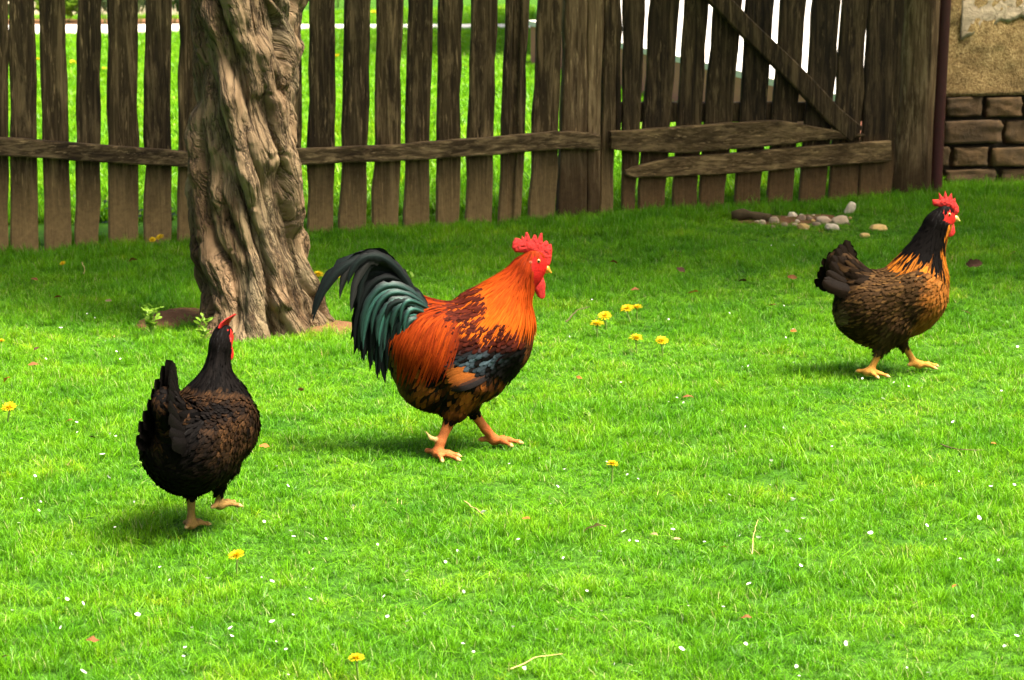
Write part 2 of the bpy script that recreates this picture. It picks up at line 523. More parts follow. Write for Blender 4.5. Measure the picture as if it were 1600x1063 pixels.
tag(round_post('gate_post', gp, M['post']), 'thick rounded grey-brown wooden post at the right side of the gate', 'post')
M['rust'] = plain('dark_red_metal', (0.050, 0.006, 0.004), 0.55, 0.4, 40, 0.4, 0.2)
mp = [(fp(1462, 318, 0.06), 9 * sc_), (fp(1467, 200, 0.06), 9 * sc_), (fp(1473, 90, 0.06), 8.7 * sc_), (fp(1478, 0, 0.06), 8.5 * sc_), (fp(1483, -120, 0.06), 8.5 * sc_)]
tag(round_post('metal_pole', mp, M['rust'], seg=14, seed=9), 'thin dark red metal pole leaning beside the wooden gate post', 'pole')

# ------------------------------------------------------------------ old wall right of the gate: render over rough stone courses
WP = on_fence(1500, 290, -0.32)
def stucco_mat():
    m, t, b, o = new_mat('rough_render')
    p = wpos(t)
    g = noise(t, p, 90, 5, 0.75); g2 = noise(t, p, 14, 4, 0.6)
    c = ramp(t, g, [(0.32, (0.13, 0.072, 0.022)), (0.5, (0.46, 0.30, 0.105)), (0.68, (0.74, 0.55, 0.25))])
    c = mix(t, maprange(t, g2, 0.35, 0.62), mix(t, 1.0, c, (0.62, 0.58, 0.5), 'MULTIPLY'), c)
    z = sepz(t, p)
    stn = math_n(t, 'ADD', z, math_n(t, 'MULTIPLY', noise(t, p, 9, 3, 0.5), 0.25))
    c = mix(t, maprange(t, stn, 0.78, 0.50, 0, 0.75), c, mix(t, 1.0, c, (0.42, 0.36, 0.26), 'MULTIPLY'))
    t.links.new(c, b.inputs['Base Color']); b.inputs['Roughness'].default_value = 0.95
    bump(t, b, g, 0.9, 0.02)
    return m
def smooth_plaster_mat():
    m, t, b, o = new_mat('grey_plaster')
    p = wpos(t)
    g = noise(t, p, 22, 4, 0.55, 1.0); g3 = noise(t, p, 120, 3, 0.6)
    c = ramp(t, g, [(0.3, (0.30, 0.22, 0.13)), (0.55, (0.46, 0.36, 0.235)), (0.75, (0.64, 0.50, 0.31))])
    t.links.new(c, b.inputs['Base Color']); b.inputs['Roughness'].default_value = 0.85
    bump(t, b, mix(t, 0.25, g, g3), 0.5, 0.02)
    return m
M['stucco'] = stucco_mat(); M['plaster'] = smooth_plaster_mat()
def stone_mat(name, col, moss=0.3):
    m, t, b, o = new_mat(name)
    oi = N(t, 'ShaderNodeObjectInfo')
    p = wpos(t)
    g = noise(t, p, 38, 6, 0.7); g2 = noise(t, p, 9, 3, 0.6)
    c = mix(t, g, tuple(np.array(col) * 0.45), tuple(np.array(col) * 1.45))
    c = mix(t, maprange(t, g2, 0.4, 0.65, 0, moss), c, tuple(np.array(col) * np.array([0.35, 0.38, 0.3])))
    c = mix(t, 1.0, c, N_rgb(t, maprange(t, oi.outputs['Random'], 0, 1, 0.75, 1.25)), 'MULTIPLY')
    t.links.new(c, b.inputs['Base Color']); b.inputs['Roughness'].default_value = 0.9
    bump(t, b, g, 0.6, 0.01)
    return m
M['block'] = stone_mat('wall_stone', (0.105, 0.056, 0.0165), 0.7)
M['mortar'] = plain('dark_mortar', (0.03, 0.022, 0.013), 0.95, 0.5, 40)
wallroot = tag(empty('rendered_wall', WP), 'old tan rendered wall with peeling grey plaster over rough stone courses, right of gate', 'wall')
def wpt(px, py, off): return on_fence(px, py, -0.32 + off)
wx0 = wpt(1462, 200, 0); wx1 = wx0 + fdir * 2.2
wz = lambda py: wpt(1540, py, 0)[2]
def slab(name, A, B, z0, z1, th, mat, nx=60, nz=40, disp=0.008, seed=1, parent=None, edge=None):
    """a wall face from A to B with an uneven surface, closed at the back"""
    u = np.linspace(0, 1, nx); w = np.linspace(0, 1, nz)
    U, Wv = np.meshgrid(u, w, indexing='ij')
    P = A[None, None, :] + (B - A)[None, None, :] * U[..., None]
    P[..., 2] = z0 + (z1 - z0) * Wv
    if edge is not None: P[..., 2] = edge(P[..., 0], Wv)
    d = disp * (vnoise(P * 22, seed) * 0.5 + vnoise(P * 60, seed + 1) * 0.4 + vnoise(P * 7, seed + 2))
    Fr = P + fnor * (d[..., None]); Bk = P - fnor * th
    n = nx * nz
    Vv = np.concatenate([Fr.reshape(-1, 3), Bk.reshape(-1, 3)])
    Fs = []
    for i in range(nx - 1):
        for j in range(nz - 1):
            a = i * nz + j
            Fs.append([a, a + nz, a + nz + 1, a + 1]); Fs.append([n + a, n + a + 1, n + a + nz + 1, n + a + nz])
    for i in range(nx - 1):
        a = i * nz; Fs.append([a, n + a, n + a + nz, a + nz]); a += nz - 1; Fs.append([a, a + nz, n + a + nz, n + a])
    for j in range(nz - 1):
        a = j; Fs.append([a, a + 1, n + a + 1, n + a]); a = (nx - 1) * nz + j; Fs.append([a, n + a, n + a + 1, a + 1])
    return mk(name, Vv, Fs, mat, parent)
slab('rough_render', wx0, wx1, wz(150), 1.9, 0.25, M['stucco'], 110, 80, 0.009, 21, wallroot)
def plaster_edge(x, w):
    x = np.asarray(x)
    lowz = wz(46) + 0.060 * n2(x, x * 0, 7, 5) + 0.030 * n2(x, x * 0 + 3, 18, 6) + 0.010 * n2(x, x * 0 + 3, 45, 7)
    return lowz + (1.88 - lowz) * w
pA = wpt(1500, 100, 0.005)
slab('peeling_plaster', pA, wx1 + fnor * 0.005, 0.9, 1.9, 0.008, M['plaster'], 170, 60, 0.006, 31, wallroot, edge=plaster_edge)
slab('mortar_core', wx0 - fnor * 0.035, wx1 - fnor * 0.035, wz(330), wz(149), 0.2, M['mortar'], 30, 12, 0.006, 41, wallroot)
def stone_mesh(hx, hy, hz, seed, n=6, sq=0.28, rough=0.07):
    """a weathered block: rounded box with uneven faces"""
    Vv = []; Fs = []
    ix = {}
    def vid(p):
        k = tuple(p)
        if k not in ix: ix[k] = len(Vv); Vv.append(p)
        return ix[k]
    g = np.linspace(-1, 1, n)
    for ax in range(3):
        for sgn in (-1, 1):
            for i in range(n - 1):
                for j in range(n - 1):
                    q = []
                    for (a, b) in ((i, j), (i + 1, j), (i + 1, j + 1), (i, j + 1)):
                        p = [0, 0, 0]; p[ax] = sgn; p[(ax + 1) % 3] = round(float(g[a]), 5); p[(ax + 2) % 3] = round(float(g[b]), 5)
                        q.append(vid(tuple(float(v) for v in p)))
                    Fs.append(q if sgn > 0 else q[::-1])
    P = np.array(Vv)
    r = np.linalg.norm(P, axis=1, keepdims=True)
    P = P * (1 - sq) + P / r * sq * 1.15
    P = P * (1 + rough * vnoise(P * 1.7 + seed * 7.3, seed)[:, None] + rough * 0.5 * vnoise(P * 4.1 + seed * 3.1, seed + 1)[:, None])
    return P * np.array([hx, hy, hz]), Fs
rows_ = [(151, 184, [1440, 1476, 1538, 1601, 1668, 1740, 1800, 1880, 1950, 2030, 2100]),
         (187, 226, [1430, 1470, 1568, 1640, 1720, 1790, 1866, 1940, 2010, 2090]),
         (229, 261, [1440, 1486, 1546, 1620, 1700, 1760, 1840, 1900, 1990, 2080]),
         (263, 296, [1430, 1474, 1560, 1624, 1690, 1776, 1850, 1930, 2000, 2080])]
for yt, yb, xs in rows_:
    for i in range(len(xs) - 1):
        A_ = wpt(xs[i] + 2, yb - 0.5, 0); B_ = wpt(xs[i + 1] - 2, yt + 0.5, 0)
        c = (A_ + B_) / 2 - fnor * 0.055 + fnor * rng.uniform(-0.008, 0.012)
        if c[0] > wx1[0] - 0.05: continue
        P, Fs = stone_mesh(abs(B_[0] - A_[0]) / 2, 0.06, abs(B_[2] - A_[2]) / 2, int(xs[i] + yt), 10, 0.10, 0.085)
        ang = math.atan2(fdir[1], fdir[0])
        R_ = np.array([[math.cos(ang), -math.sin(ang), 0], [math.sin(ang), math.cos(ang), 0], [0, 0, 1]])
        mk('stone_block', P @ R_.T + c, Fs, M['block'], wallroot)

# ------------------------------------------------------------------ far side of the fence
def quad_sheet(name, pts, mat, lift, sub=10):
    """a strip on the ground: pts = list of (near, far) ground points"""
    rows = []
    for (a_, b_) in pts: rows.append([np.array(a_), np.array(b_)])
    Vv = []; Fs = []
    for r in rows:
        for p in r: Vv.append([p[0], p[1], float(ground(p[0], p[1])) + lift])
    for i in range(len(rows) - 1): Fs.append([2 * i, 2 * i + 2, 2 * i + 3, 2 * i + 1])
    return mk(name, Vv, Fs, mat)
pts = [(on_ground(x, yb), on_ground(x, yt)) for x, yb, yt in [(-500, 66, 46), (-200, 64, 46), (0, 61, 46), (150, 59, 46), (300, 55, 45), (480, 52, 45.5), (650, 51, 45.5), (835, 51, 45.5)]]
pV = []; pF = []
for a_, b_ in pts:
    for p, h in ((a_, -0.02), (a_, 0.045), (b_, 0.045), (b_, -0.02)):
        pV.append([p[0], p[1], float(ground(p[0], p[1])) + h])
for i in range(len(pts) - 1):
    for j in range(3): pF.append([4 * i + j, 4 * (i + 1) + j, 4 * (i + 1) + j + 1, 4 * i + j + 1])
kind(mk('path', pV, pF, M['concrete'], smooth_shade=False), 'structure')
kind(quad_sheet('flower_bed', [(on_ground(x, 45), on_ground(x, 30)) for x in (-500, -100, 150, 318)], M['soil'], 0.03), 'structure')

def box_mesh(A, B, th, z0, z1):
    """wall prism between plan points A and B, thickness th behind"""
    A = np.array(A[:2]); B = np.array(B[:2]); d = (B - A) / np.linalg.norm(B - A); n = np.array([-d[1], d[0]])
    if n[1] < 0: n = -n
    q = [A, B, B + n * th, A + n * th]
    Vv = [[*p, z0] for p in q] + [[*p, z1] for p in q]
    Fs = [[0, 1, 5, 4], [1, 2, 6, 5], [2, 3, 7, 6], [3, 0, 4, 7], [4, 5, 6, 7], [3, 2, 1, 0]]
    return Vv, Fs
# low red-brown garden wall running up to the gate; a white house stands behind it
hA = on_ground(829, 106); hB = on_ground(1207, 214, 0)
hdir = (hB - hA); hdir[2] = 0; hdir /= np.linalg.norm(hdir)
hE = hA + hdir * 6.6
hn = np.array([-hdir[1], hdir[0], 0]); hn = hn if hn[1] > 0 else -hn
lw = tag(empty('garden_wall', (hA[0], hA[1], 0)), 'low red-brown garden wall with pale coping, glimpsed through the gate', 'wall')
Vv, Fs = box_mesh(hA, hE, 0.22, -0.1, 0.30); mk('wall_face', Vv, Fs, M['plinth'], lw, smooth_shade=False)
Vv, Fs = box_mesh(hA - hn * 0.02 - hdir * 0.02, hE + hdir * 0.02, 0.26, 0.302, 0.34); mk('coping', Vv, Fs, M['concrete'], lw, smooth_shade=False)
wA = CAM + ray(840, 60) * 19.6; wA[2] = 0
yard = [(hA + hn * 0.2)[:2], (hE + hn * 0.2)[:2], np.array([hE[0] + 3.0, hE[1]]), np.array([wA[0] + 7.0, wA[1] - 0.8]), np.array([wA[0] - 0.05, wA[1] + 0.2])]
kind(mk('paved_yard', [[p_[0], p_[1], 0.17] for p_ in yard] + [[p_[0], p_[1], -0.1] for p_ in yard], [[0, 1, 2, 3, 4]] + [[k, k + 5, (k + 1) % 5 + 5, (k + 1) % 5] for k in range(5)], M['whitewash'], smooth_shade=False), 'structure')
house = tag(empty('white_house', wA), 'white rendered house seen through the gaps of the gate', 'house')
Vv, Fs = box_mesh(wA, wA + np.array([7.0, -1.0, 0]), 5.0, -0.2, 3.4); mk('wall', Vv, Fs, M['whitewash'], house, smooth_shade=False)
Vv, Fs = box_mesh(wA + np.array([-0.05, -0.4, 0]), wA + np.array([7.4, -1.46, 0]), 6.0, 3.402, 3.6); mk('roof_slab', Vv, Fs, M['plinth'], house, smooth_shade=False)
# cream courtyard wall far left
cA = on_ground(-700, 22); cB = on_ground(330, 22)
Vv, Fs = box_mesh((cA[0], 27.5), (cB[0], 27.8), 0.25, -0.2, 1.6)
cw = tag(empty('courtyard_wall', (cA[0], 27.5, 0)), 'pale cream wall far beyond the flower bed at upper left', 'wall')
mk('wall_face', Vv, Fs, M['cream'], cw, smooth_shade=False)
Vv, Fs = box_mesh((cA[0] - 0.03, 27.45), (cB[0] + 0.03, 27.75), 0.35, 1.602, 1.66)
mk('coping', Vv, Fs, M['concrete'], cw, smooth_shade=False)

# ------------------------------------------------------------------ leaning, corded tree trunk with limbs and a crown above the picture
TB = on_ground(404, 530)
TC = np.array([TB[0], TB[1] + 0.20, 0.0])
def trunk_axis(z):
    """centre and mean radius of the trunk by height"""
    zz = [-0.1, 0.0, 0.12, 0.3, 0.55, 0.8, 1.1, 1.5, 2.0]
    cx = np.interp(z, zz, [-0.006, -0.006, -0.024, -0.048, -0.054, -0.054, -0.066, -0.088, -0.11])
    rr = np.interp(z, zz, [0.230, 0.212, 0.184, 0.178, 0.178, 0.178, 0.176, 0.170, 0.17])
    return cx, rr
def bark_mat():
    m, t, b, o = new_mat('bark')
    p = wpos(t)
    a = N(t, 'ShaderNodeAttribute', attribute_name='Col')
    q = N(t, 'ShaderNodeAttribute', attribute_name='fuv').outputs['Vector']
    g = noise(t, mapping(t, q, (60, 60, 8)), 1.0, 6, 0.72, 0.5)
    ck = noise(t, mapping(t, q, (26, 26, 5)), 1.0, 5, 0.62, 0.3)
    f = noise(t, p, 240, 4, 0.7)
    d = noise(t, mapping(t, q, (11, 11, 4)), 1.0, 6, 0.68, 0.5)
    c = a.outputs['Color']
    crack = math_n(t, 'ABSOLUTE', math_n(t, 'SUBTRACT', ck, 0.5))
    c = mix(t, maprange(t, crack, 0.028, 0.0, 0, 0.85), c, (0.030, 0.018, 0.009))
    c = mix(t, 1.0, c, ramp(t, g, [(0.25, (0.52, 0.47, 0.42)), (0.55, (1.05, 1.05, 1.05)), (0.8, (1.5, 1.45, 1.4))]), 'MULTIPLY')
    c = mix(t, maprange(t, d, 0.52, 0.64, 0, 0.9), c, mix(t, 1.0, c, (0.42, 0.34, 0.27), 'MULTIPLY'))
    c = mix(t, maprange(t, f, 0.60, 0.75, 0, 0.6), c, mix(t, 1.0, c, (0.5, 0.42, 0.35), 'MULTIPLY'))
    t.links.new(c, b.inputs['Base Color']); b.inputs['Roughness'].default_value = 0.85
    b.inputs['Specular IOR Level'].default_value = 0.2
    bump(t, b, mix(t, 0.5, mix(t, 0.45, g, f), maprange(t, crack, 0.0, 0.06)), 1.0, 0.022)
    return m
M['bark'] = bark_mat()
tree = tag(empty('old_tree', (TC[0], TC[1], 0)), 'thick gnarled tree trunk with rope-like twisted bark in front of the fence', 'tree')
nth = 720
zs = np.concatenate([np.linspace(-0.12, 1.22, 420), np.linspace(1.22, 2.0, 60)[1:]])
TH, ZZ = np.meshgrid(np.arange(nth) / nth * 2 * math.pi, zs, indexing='xy')   # rows: z
cx, R0 = trunk_axis(ZZ)
def wrap(d): return (d + math.pi) % (2 * math.pi) - math.pi
r_ng = np.random.default_rng(77)
def cords(count, wid, hgt, tw, seed, wob=0.10, bulge=0.5):
    best = np.zeros_like(TH)
    who = np.zeros(TH.shape, int)
    for i in range(count):
        ph0 = (i + r_ng.uniform(-0.3, 0.3)) / count * 2 * math.pi
        zc = np.zeros_like(zs)
        tww = tw * r_ng.uniform(0.75, 1.3)
        ctr = ph0 - tww * (zs - 0.5) + wob * vnoise(np.stack([zs * 4.2 + i * 13.7, zc, zc + seed], -1), seed) + wob * 0.5 * vnoise(np.stack([zs * 10 + i * 5.1, zc, zc + seed], -1), seed + 1)
        b1 = vnoise(np.stack([zs * 7.5 + i * 9.3, zc, zc], -1), seed + 2)
        b2 = vnoise(np.stack([zs * 17 + i * 3.3, zc, zc], -1), seed + 3)
        bl = 1 + bulge * b1 + 0.30 * bulge * b2
        fade = smooth(-0.55, 0.0, vnoise(np.stack([zs * 1.6 + i * 2.9, zc, zc], -1), seed + 4))
        w = wid * r_ng.uniform(0.7, 1.35) * (0.7 + 0.3 * bl)
        h = hgt * r_ng.uniform(0.65, 1.3) * np.clip(bl, 0.15, 2.2) * (0.25 + 0.75 * fade)
        d = wrap(TH - ctr[:, None]) / w[:, None]
        # asymmetric rounded profile with an overhanging edge
        d = d + 0.12 * vnoise(np.stack([d * 2, ZZ * 14, np.full_like(d, i * 1.7)], -1), seed + 5)
        prof = np.clip(1 - d * d, 0, 1) ** 0.30
        c = h[:, None] * prof
        who = np.where(c > best, i, who)
        best = np.maximum(best, c)
    return best, who
TW = 1.05
c1, who1 = cords(14, 0.215, 0.062, TW, 200, 0.17, 0.60)
c2, who2 = cords(20, 0.115, 0.040, TW, 300, 0.22, 0.85)
P3 = np.stack([np.cos(TH) * 0.17, np.sin(TH) * 0.17, ZZ], -1)
knob = np.clip(vnoise(P3 * np.array([13, 13, 9]), 61) - 0.35, 0, 1)
flak = np.abs(vnoise(P3 * np.array([34, 34, 13]), 62))
rad = R0 - 0.050 + np.maximum(c1, c2 * 0.95) + 0.030 * knob + 0.006 * vnoise(P3 * np.array([26, 26, 14]), 63) + 0.004 * flak + 0.0030 * vnoise(P3 * np.array([90, 90, 50]), 64)
UT = TH + TW * ZZ * 1.0
strand = vnoise(np.stack([np.cos(UT) * 5, np.sin(UT) * 5, ZZ * 6], -1), 66); strand2 = vnoise(np.stack([np.cos(UT) * 15, np.sin(UT) * 15, ZZ * 11], -1), 67)
rad = rad - 0.007 * np.clip(0.12 - np.abs(strand), 0, 1) / 0.12 - 0.002 * np.clip(0.18 - np.abs(strand2), 0, 1) / 0.18 + 0.004 * np.clip(vnoise(P3 * np.array([55, 55, 22]), 68), 0, 1)
# roots flare at the foot
rt = np.clip(1 - (ZZ - 0.0) / 0.16, 0, 1) ** 2
rad = rad + rt * (0.03 * (np.sin(TH * 7 + 1.0) * 0.5 + 0.5) + 0.02 * vnoise(P3 * 20, 65))
V = np.stack([TC[0] + cx + np.cos(TH) * rad, TC[1] + np.sin(TH) * rad, ZZ], -1)
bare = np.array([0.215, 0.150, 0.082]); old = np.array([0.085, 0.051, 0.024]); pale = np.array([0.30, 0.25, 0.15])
kk = (0.5 + 0.5 * vnoise(np.stack([who1 * 3.7, who1 * 1.3, ZZ * 1.5], -1), 70))
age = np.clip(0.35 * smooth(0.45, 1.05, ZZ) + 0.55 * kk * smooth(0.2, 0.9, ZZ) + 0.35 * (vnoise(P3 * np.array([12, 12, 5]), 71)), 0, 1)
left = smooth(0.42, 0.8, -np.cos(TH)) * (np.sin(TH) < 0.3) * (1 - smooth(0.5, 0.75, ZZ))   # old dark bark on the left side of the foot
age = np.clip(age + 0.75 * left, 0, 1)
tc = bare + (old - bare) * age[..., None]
# one strip of bared pale wood near the top
strip = np.exp(-(wrap(TH - (math.radians(238) - TW * (ZZ - 0.95) * 0.5)) / 0.035) ** 2) * smooth(0.80, 0.86, ZZ) * (1 - smooth(1.0, 1.08, ZZ))
pk = np.clip(vnoise(P3 * np.array([16, 16, 8]), 73), 0, 1)[..., None]; gk = np.clip(vnoise(P3 * np.array([11, 11, 6]), 74), 0, 1)[..., None]
tc = tc * (1 + pk * np.array([0.16, 0.04, 0.02])) * (1 + gk * np.array([-0.15, 0.0, 0.05]))
tc = tc + (pale - tc) * strip[..., None]
nz_ = len(zs)
I, J = np.meshgrid(np.arange(nz_ - 1), np.arange(nth), indexing='ij')
a = (I * nth + J).ravel(); b_ = (I * nth + (J + 1) % nth).ravel()
Fq = np.stack([a, b_, b_ + nth, a + nth], -1)
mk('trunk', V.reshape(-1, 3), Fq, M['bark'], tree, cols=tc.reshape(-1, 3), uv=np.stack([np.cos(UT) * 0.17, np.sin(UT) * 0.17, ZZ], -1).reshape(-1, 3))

def tube(path, radii, seg=8, cap=True):
    path = np.asarray(path, float); n = len(path)
    T = np.gradient(path, axis=0); T /= np.linalg.norm(T, axis=1, keepdims=True) + 1e-9
    ref = np.array([0.123, 0.456, 0.881]) if abs(T[0, 2]) < 0.8 else np.array([0.9, 0.3, 0.1])
    A = np.cross(T, ref); A /= np.linalg.norm(A, axis=1, keepdims=True); B = np.cross(T, A)
    th = np.arange(seg) / seg * 2 * math.pi
    Vv = (path[:, None, :] + (A[:, None, :] * np.cos(th)[None, :, None] + B[:, None, :] * np.sin(th)[None, :, None]) * np.asarray(radii)[:, None, None]).reshape(-1, 3)
    Fs = []
    for i in range(n - 1):
        for j in range(seg):
            q = (j + 1) % seg
            Fs.append([i * seg + j, i * seg + q, (i + 1) * seg + q, (i + 1) * seg + j])
    if cap:
        Fs.append(list(range(seg))[::-1]); e = (n - 1) * seg; Fs.append([e + k for k in range(seg)])
    return Vv, Fs

# limbs and crown, above the frame; the crown shades the fence and the lawn in front of it
top = np.array([TC[0] - 0.11, TC[1], 1.95])
CROWN_C = np.array([2.6, 9.35, 3.4]); CROWN_R = np.array([5.0, 1.75, 0.8])
ends = [(-2.2, 9.0, 3.4), (-0.9, 10.2, 3.7), (0.8, 9.9, 3.6), (2.2, 9.2, 3.6), (6.0, 9.0, 3.5), (0.5, 8.4, 3.7), (2.9, 10.0, 3.7)]
for e in ends:
    e = np.array(e); mid = top * 0.55 + e * 0.45 + np.array([0, 0, 0.45])
    s = np.linspace(0, 1, 10)[:, None]
    path = top * (1 - s) ** 2 + 2 * mid * s * (1 - s) + e * s * s
    path += 0.03 * np.stack([vnoise(path * 2.3, 5), vnoise(path * 2.3, 6), vnoise(path * 2.3, 7)], -1)
    Vv, Fs = tube(path, np.linspace(0.085, 0.02, 10), 8)
    mk('limb', Vv, Fs, M['bark'], tree, cols=np.tile(old, (len(Vv), 1)))
M['tree_leaf'] = plain('tree_leaf', (0.06, 0.13, 0.02), 0.5, 0.4, 12, 0.3, 0, 0.35)
nl = 27000
cl = rng.normal(0, 1, (340, 3)); cl /= np.linalg.norm(cl, axis=1, keepdims=True); cl *= rng.uniform(0.15, 1, (340, 1)) ** 0.45
cl = CROWN_C + cl * CROWN_R
ctr = cl[rng.integers(0, 340, nl)] + rng.normal(0, 0.17, (nl, 3))
d1 = rng.normal(0, 1, (nl, 3)); d1[:, 2] *= 0.5; d1 /= np.linalg.norm(d1, axis=1, keepdims=True)
d2 = np.cross(d1, rng.normal(0, 1, (nl, 3)) * np.array([0.4, 0.4, 1.0])); d2 /= np.linalg.norm(d2, axis=1, keepdims=True)
sz = rng.uniform(0.042, 0.068, (nl, 1))
V = np.stack([ctr - d1 * sz, ctr + d2 * sz * 0.5, ctr + d1 * sz, ctr - d2 * sz * 0.5], 1).reshape(-1, 3)
kind(mk('crown', V, np.arange(nl * 4).reshape(-1, 4), M['tree_leaf'], tree), 'stuff')

# bare soil by the trunk's foot and at the gate
def soil(name, cx_, cy_, rx, ry, seed, h=0.018):
    n = 30
    th = np.arange(n) / n * 2 * math.pi
    rings = [0.0, 0.25, 0.5, 0.75, 1.0]
    Vv = []
    for r in rings:
        k = 1 + 0.28 * vnoise(np.stack([np.cos(th) * 1.6, np.sin(th) * 1.6, np.full(n, seed * 1.0)], -1), seed)
        x = cx_ + np.cos(th) * rx * r * k; y = cy_ + np.sin(th) * ry * r * k
        z = ground(x, y) + h * (1 - r ** 2) + 0.004 + 0.010 * (1 - r) * n2(x, y, 30, seed)
        if r == 1.0: z -= 0.012
        Vv.append(np.stack([x, y, z], -1))
    Fs = []
    for i in range(len(rings) - 1):
        for j in range(n):
            q = (j + 1) % n
            Fs.append([i * n + j, i * n + q, (i + 1) * n + q, (i + 1) * n + j][::-1])
    return kind(mk(name, np.array(Vv).reshape(-1, 3), Fs, M['soil']), 'structure')
S1 = on_ground(268, 500); soil('soil_patch', S1[0], S1[1], 0.12, 0.26, 3)
S2 = on_ground(520, 515); soil('soil_patch', S2[0], S2[1], 0.10, 0.14, 4)
S3 = on_ground(1235, 345); soil('soil_patch', S3[0], S3[1], 0.24, 0.16, 5, 0.004)
BARE = [(S1[0], S1[1], 0.10, 0.20), (S2[0], S2[1], 0.08, 0.10), (S3[0], S3[1], 0.25, 0.17)]

# ------------------------------------------------------------------ birds
def surface_nets(f, lo, hi, h):
    lo = np.array(lo, float); n = np.ceil((np.array(hi) - lo) / h).astype(int) + 1
    ax = [lo[i] + np.arange(n[i]) * h for i in range(3)]
    K = 5
    nc = (n + K - 2) // K + 1
    ca = [lo[i] + np.arange(nc[i]) * h * K for i in range(3)]
    C = f(np.stack(np.meshgrid(*ca, indexing='ij'), -1).reshape(-1, 3)).reshape(nc)
    near = np.zeros(nc - 1, bool)
    for dx in (0, 1):
        for dy in (0, 1):
            for dz in (0, 1):
                near |= np.abs(C[dx:nc[0] - 1 + dx, dy:nc[1] - 1 + dy, dz:nc[2] - 1 + dz]) < K * h * 1.5
    bi = [np.minimum(np.arange(n[i]) // K, nc[i] - 2) for i in range(3)]
    Vv = C[np.ix_(*bi)]
    need = near[np.ix_(*bi)]
    for i in range(3):      # points on a block border belong to both blocks
        bj = [b_.copy() for b_ in bi]; bj[i] = np.maximum(np.where(np.arange(n[i]) % K == 0, bi[i] - 1, bi[i]), 0)
        need |= near[np.ix_(*bj)]
    ii = np.argwhere(need)
    Vv[need] = f(lo + ii * h)
    ins = Vv < 0
    acc = np.zeros((*(n - 1), 3)); cnt = np.zeros(n - 1)
    grid = np.stack(np.meshgrid(*ax, indexing='ij'), -1)
    faces = []
    edges = []
    for a in range(3):
        s0 = [slice(None)] * 3; s1 = [slice(None)] * 3
        s0[a] = slice(0, -1); s1[a] = slice(1, None)
        cr = ins[tuple(s0)] != ins[tuple(s1)]
        idx = np.argwhere(cr)
        v0 = Vv[tuple(s0)][cr]; v1 = Vv[tuple(s1)][cr]
        t = v0 / (v0 - v1)
        pos = grid[tuple(s0)][cr].copy(); pos[:, a] += t * h
        b, c = [k for k in range(3) if k != a]
        for ob in (0, 1):
            for oc in (0, 1):
                ci = idx.copy(); ci[:, b] -= ob; ci[:, c] -= oc
                ok = (ci >= 0).all(1) & (ci < (n - 1)).all(1)
                np.add.at(acc, tuple(ci[ok].T), pos[ok]); np.add.at(cnt, tuple(ci[ok].T), 1)
        edges.append((a, b, c, idx, v0 < 0))
    vid = -np.ones(n - 1, int); m = cnt > 0
    vid[m] = np.arange(m.sum())
    P = acc[m] / cnt[m][:, None]
    for a, b, c, idx, neg in edges:
        ok = (idx[:, b] > 0) & (idx[:, c] > 0) & (idx[:, b] < n[b] - 1) & (idx[:, c] < n[c] - 1)
        idx = idx[ok]; neg = neg[ok]
        q = []
        for ob, oc in ((1, 1), (0, 1), (0, 0), (1, 0)):
            ci = idx.copy(); ci[:, b] -= ob; ci[:, c] -= oc
            q.append(vid[tuple(ci.T)])
        q = np.stack(q, -1)
        flip = neg if a != 1 else ~neg
        q[~flip] = q[~flip][:, ::-1]
        faces.append(q)
    return P, np.concatenate(faces)

class Field:
    """smooth union of round cones; prim = (a, b, ra, rb, y_flatten, cls, flow)"""
    def __init__(s, prims, k=0.012, off=0.0):
        s.p = prims; s.k = k; s.off = off
    def dists(s, P):
        out = []
        for a, b, ra, rb, fy, cls, fl in s.p:
            a = np.array(a, float); b = np.array(b, float)
            cy = a[1]
            Q = P.copy(); Q[:, 1] = (Q[:, 1] - cy) / fy; A = a.copy(); A[1] = 0; B = b.copy(); B[1] = (b[1] - cy) / fy
            ab = B - A; L2 = max(ab @ ab, 1e-9)
            t = np.clip(((Q - A) @ ab) / L2, 0, 1)
            d = np.linalg.norm(Q - A - t[:, None] * ab, axis=1) - (ra + (rb - ra) * t)
            out.append(d * min(fy, 1.0))
        return np.stack(out, -1)
    def __call__(s, P):
        D = s.dists(P)
        out = None
        ks = np.array([0.004 if p[5] in ('leg', 'claw') else s.k for p in s.p])
        # blend body primitives widely, legs tightly
        body = [i for i, p in enumerate(s.p) if p[5] not in ('leg', 'claw')]
        legs = [i for i, p in enumerate(s.p) if p[5] in ('leg', 'claw')]
        def sm(X, k):
            m = X.min(1)
            return m - k * np.log(np.exp(-(X - m[:, None]) / k).sum(1))
        f = sm(D[:, body], s.k) + s.off
        if legs:
            g = sm(D[:, legs], 0.003)
            f = sm(np.stack([f, g], -1), 0.004)
        return f
    def grad(s, P, e=0.002):
        G = np.stack([s(P + np.array(v) * e) - s(P - np.array(v) * e) for v in ((1, 0, 0), (0, 1, 0), (0, 0, 1))], -1)
        return G / (np.linalg.norm(G, axis=1, keepdims=True) + 1e-9)
    def cls(s, P):
        return np.array([p[5] for p in s.p])[np.argmin(s.dists(P), 1)]
    def flow(s, P):
        D = s.dists(P)
        idx = [i for i, p in enumerate(s.p) if p[6] is not None]
        X = D[:, idx]; w = np.exp(-(X - X.min(1, keepdims=True)) / 0.03)
        fl = np.array([np.array(s.p[i][6], float) / np.linalg.norm(s.p[i][6]) for i in idx])
        return (w[:, :, None] * fl[None]).sum(1) / w.sum(1)[:, None]

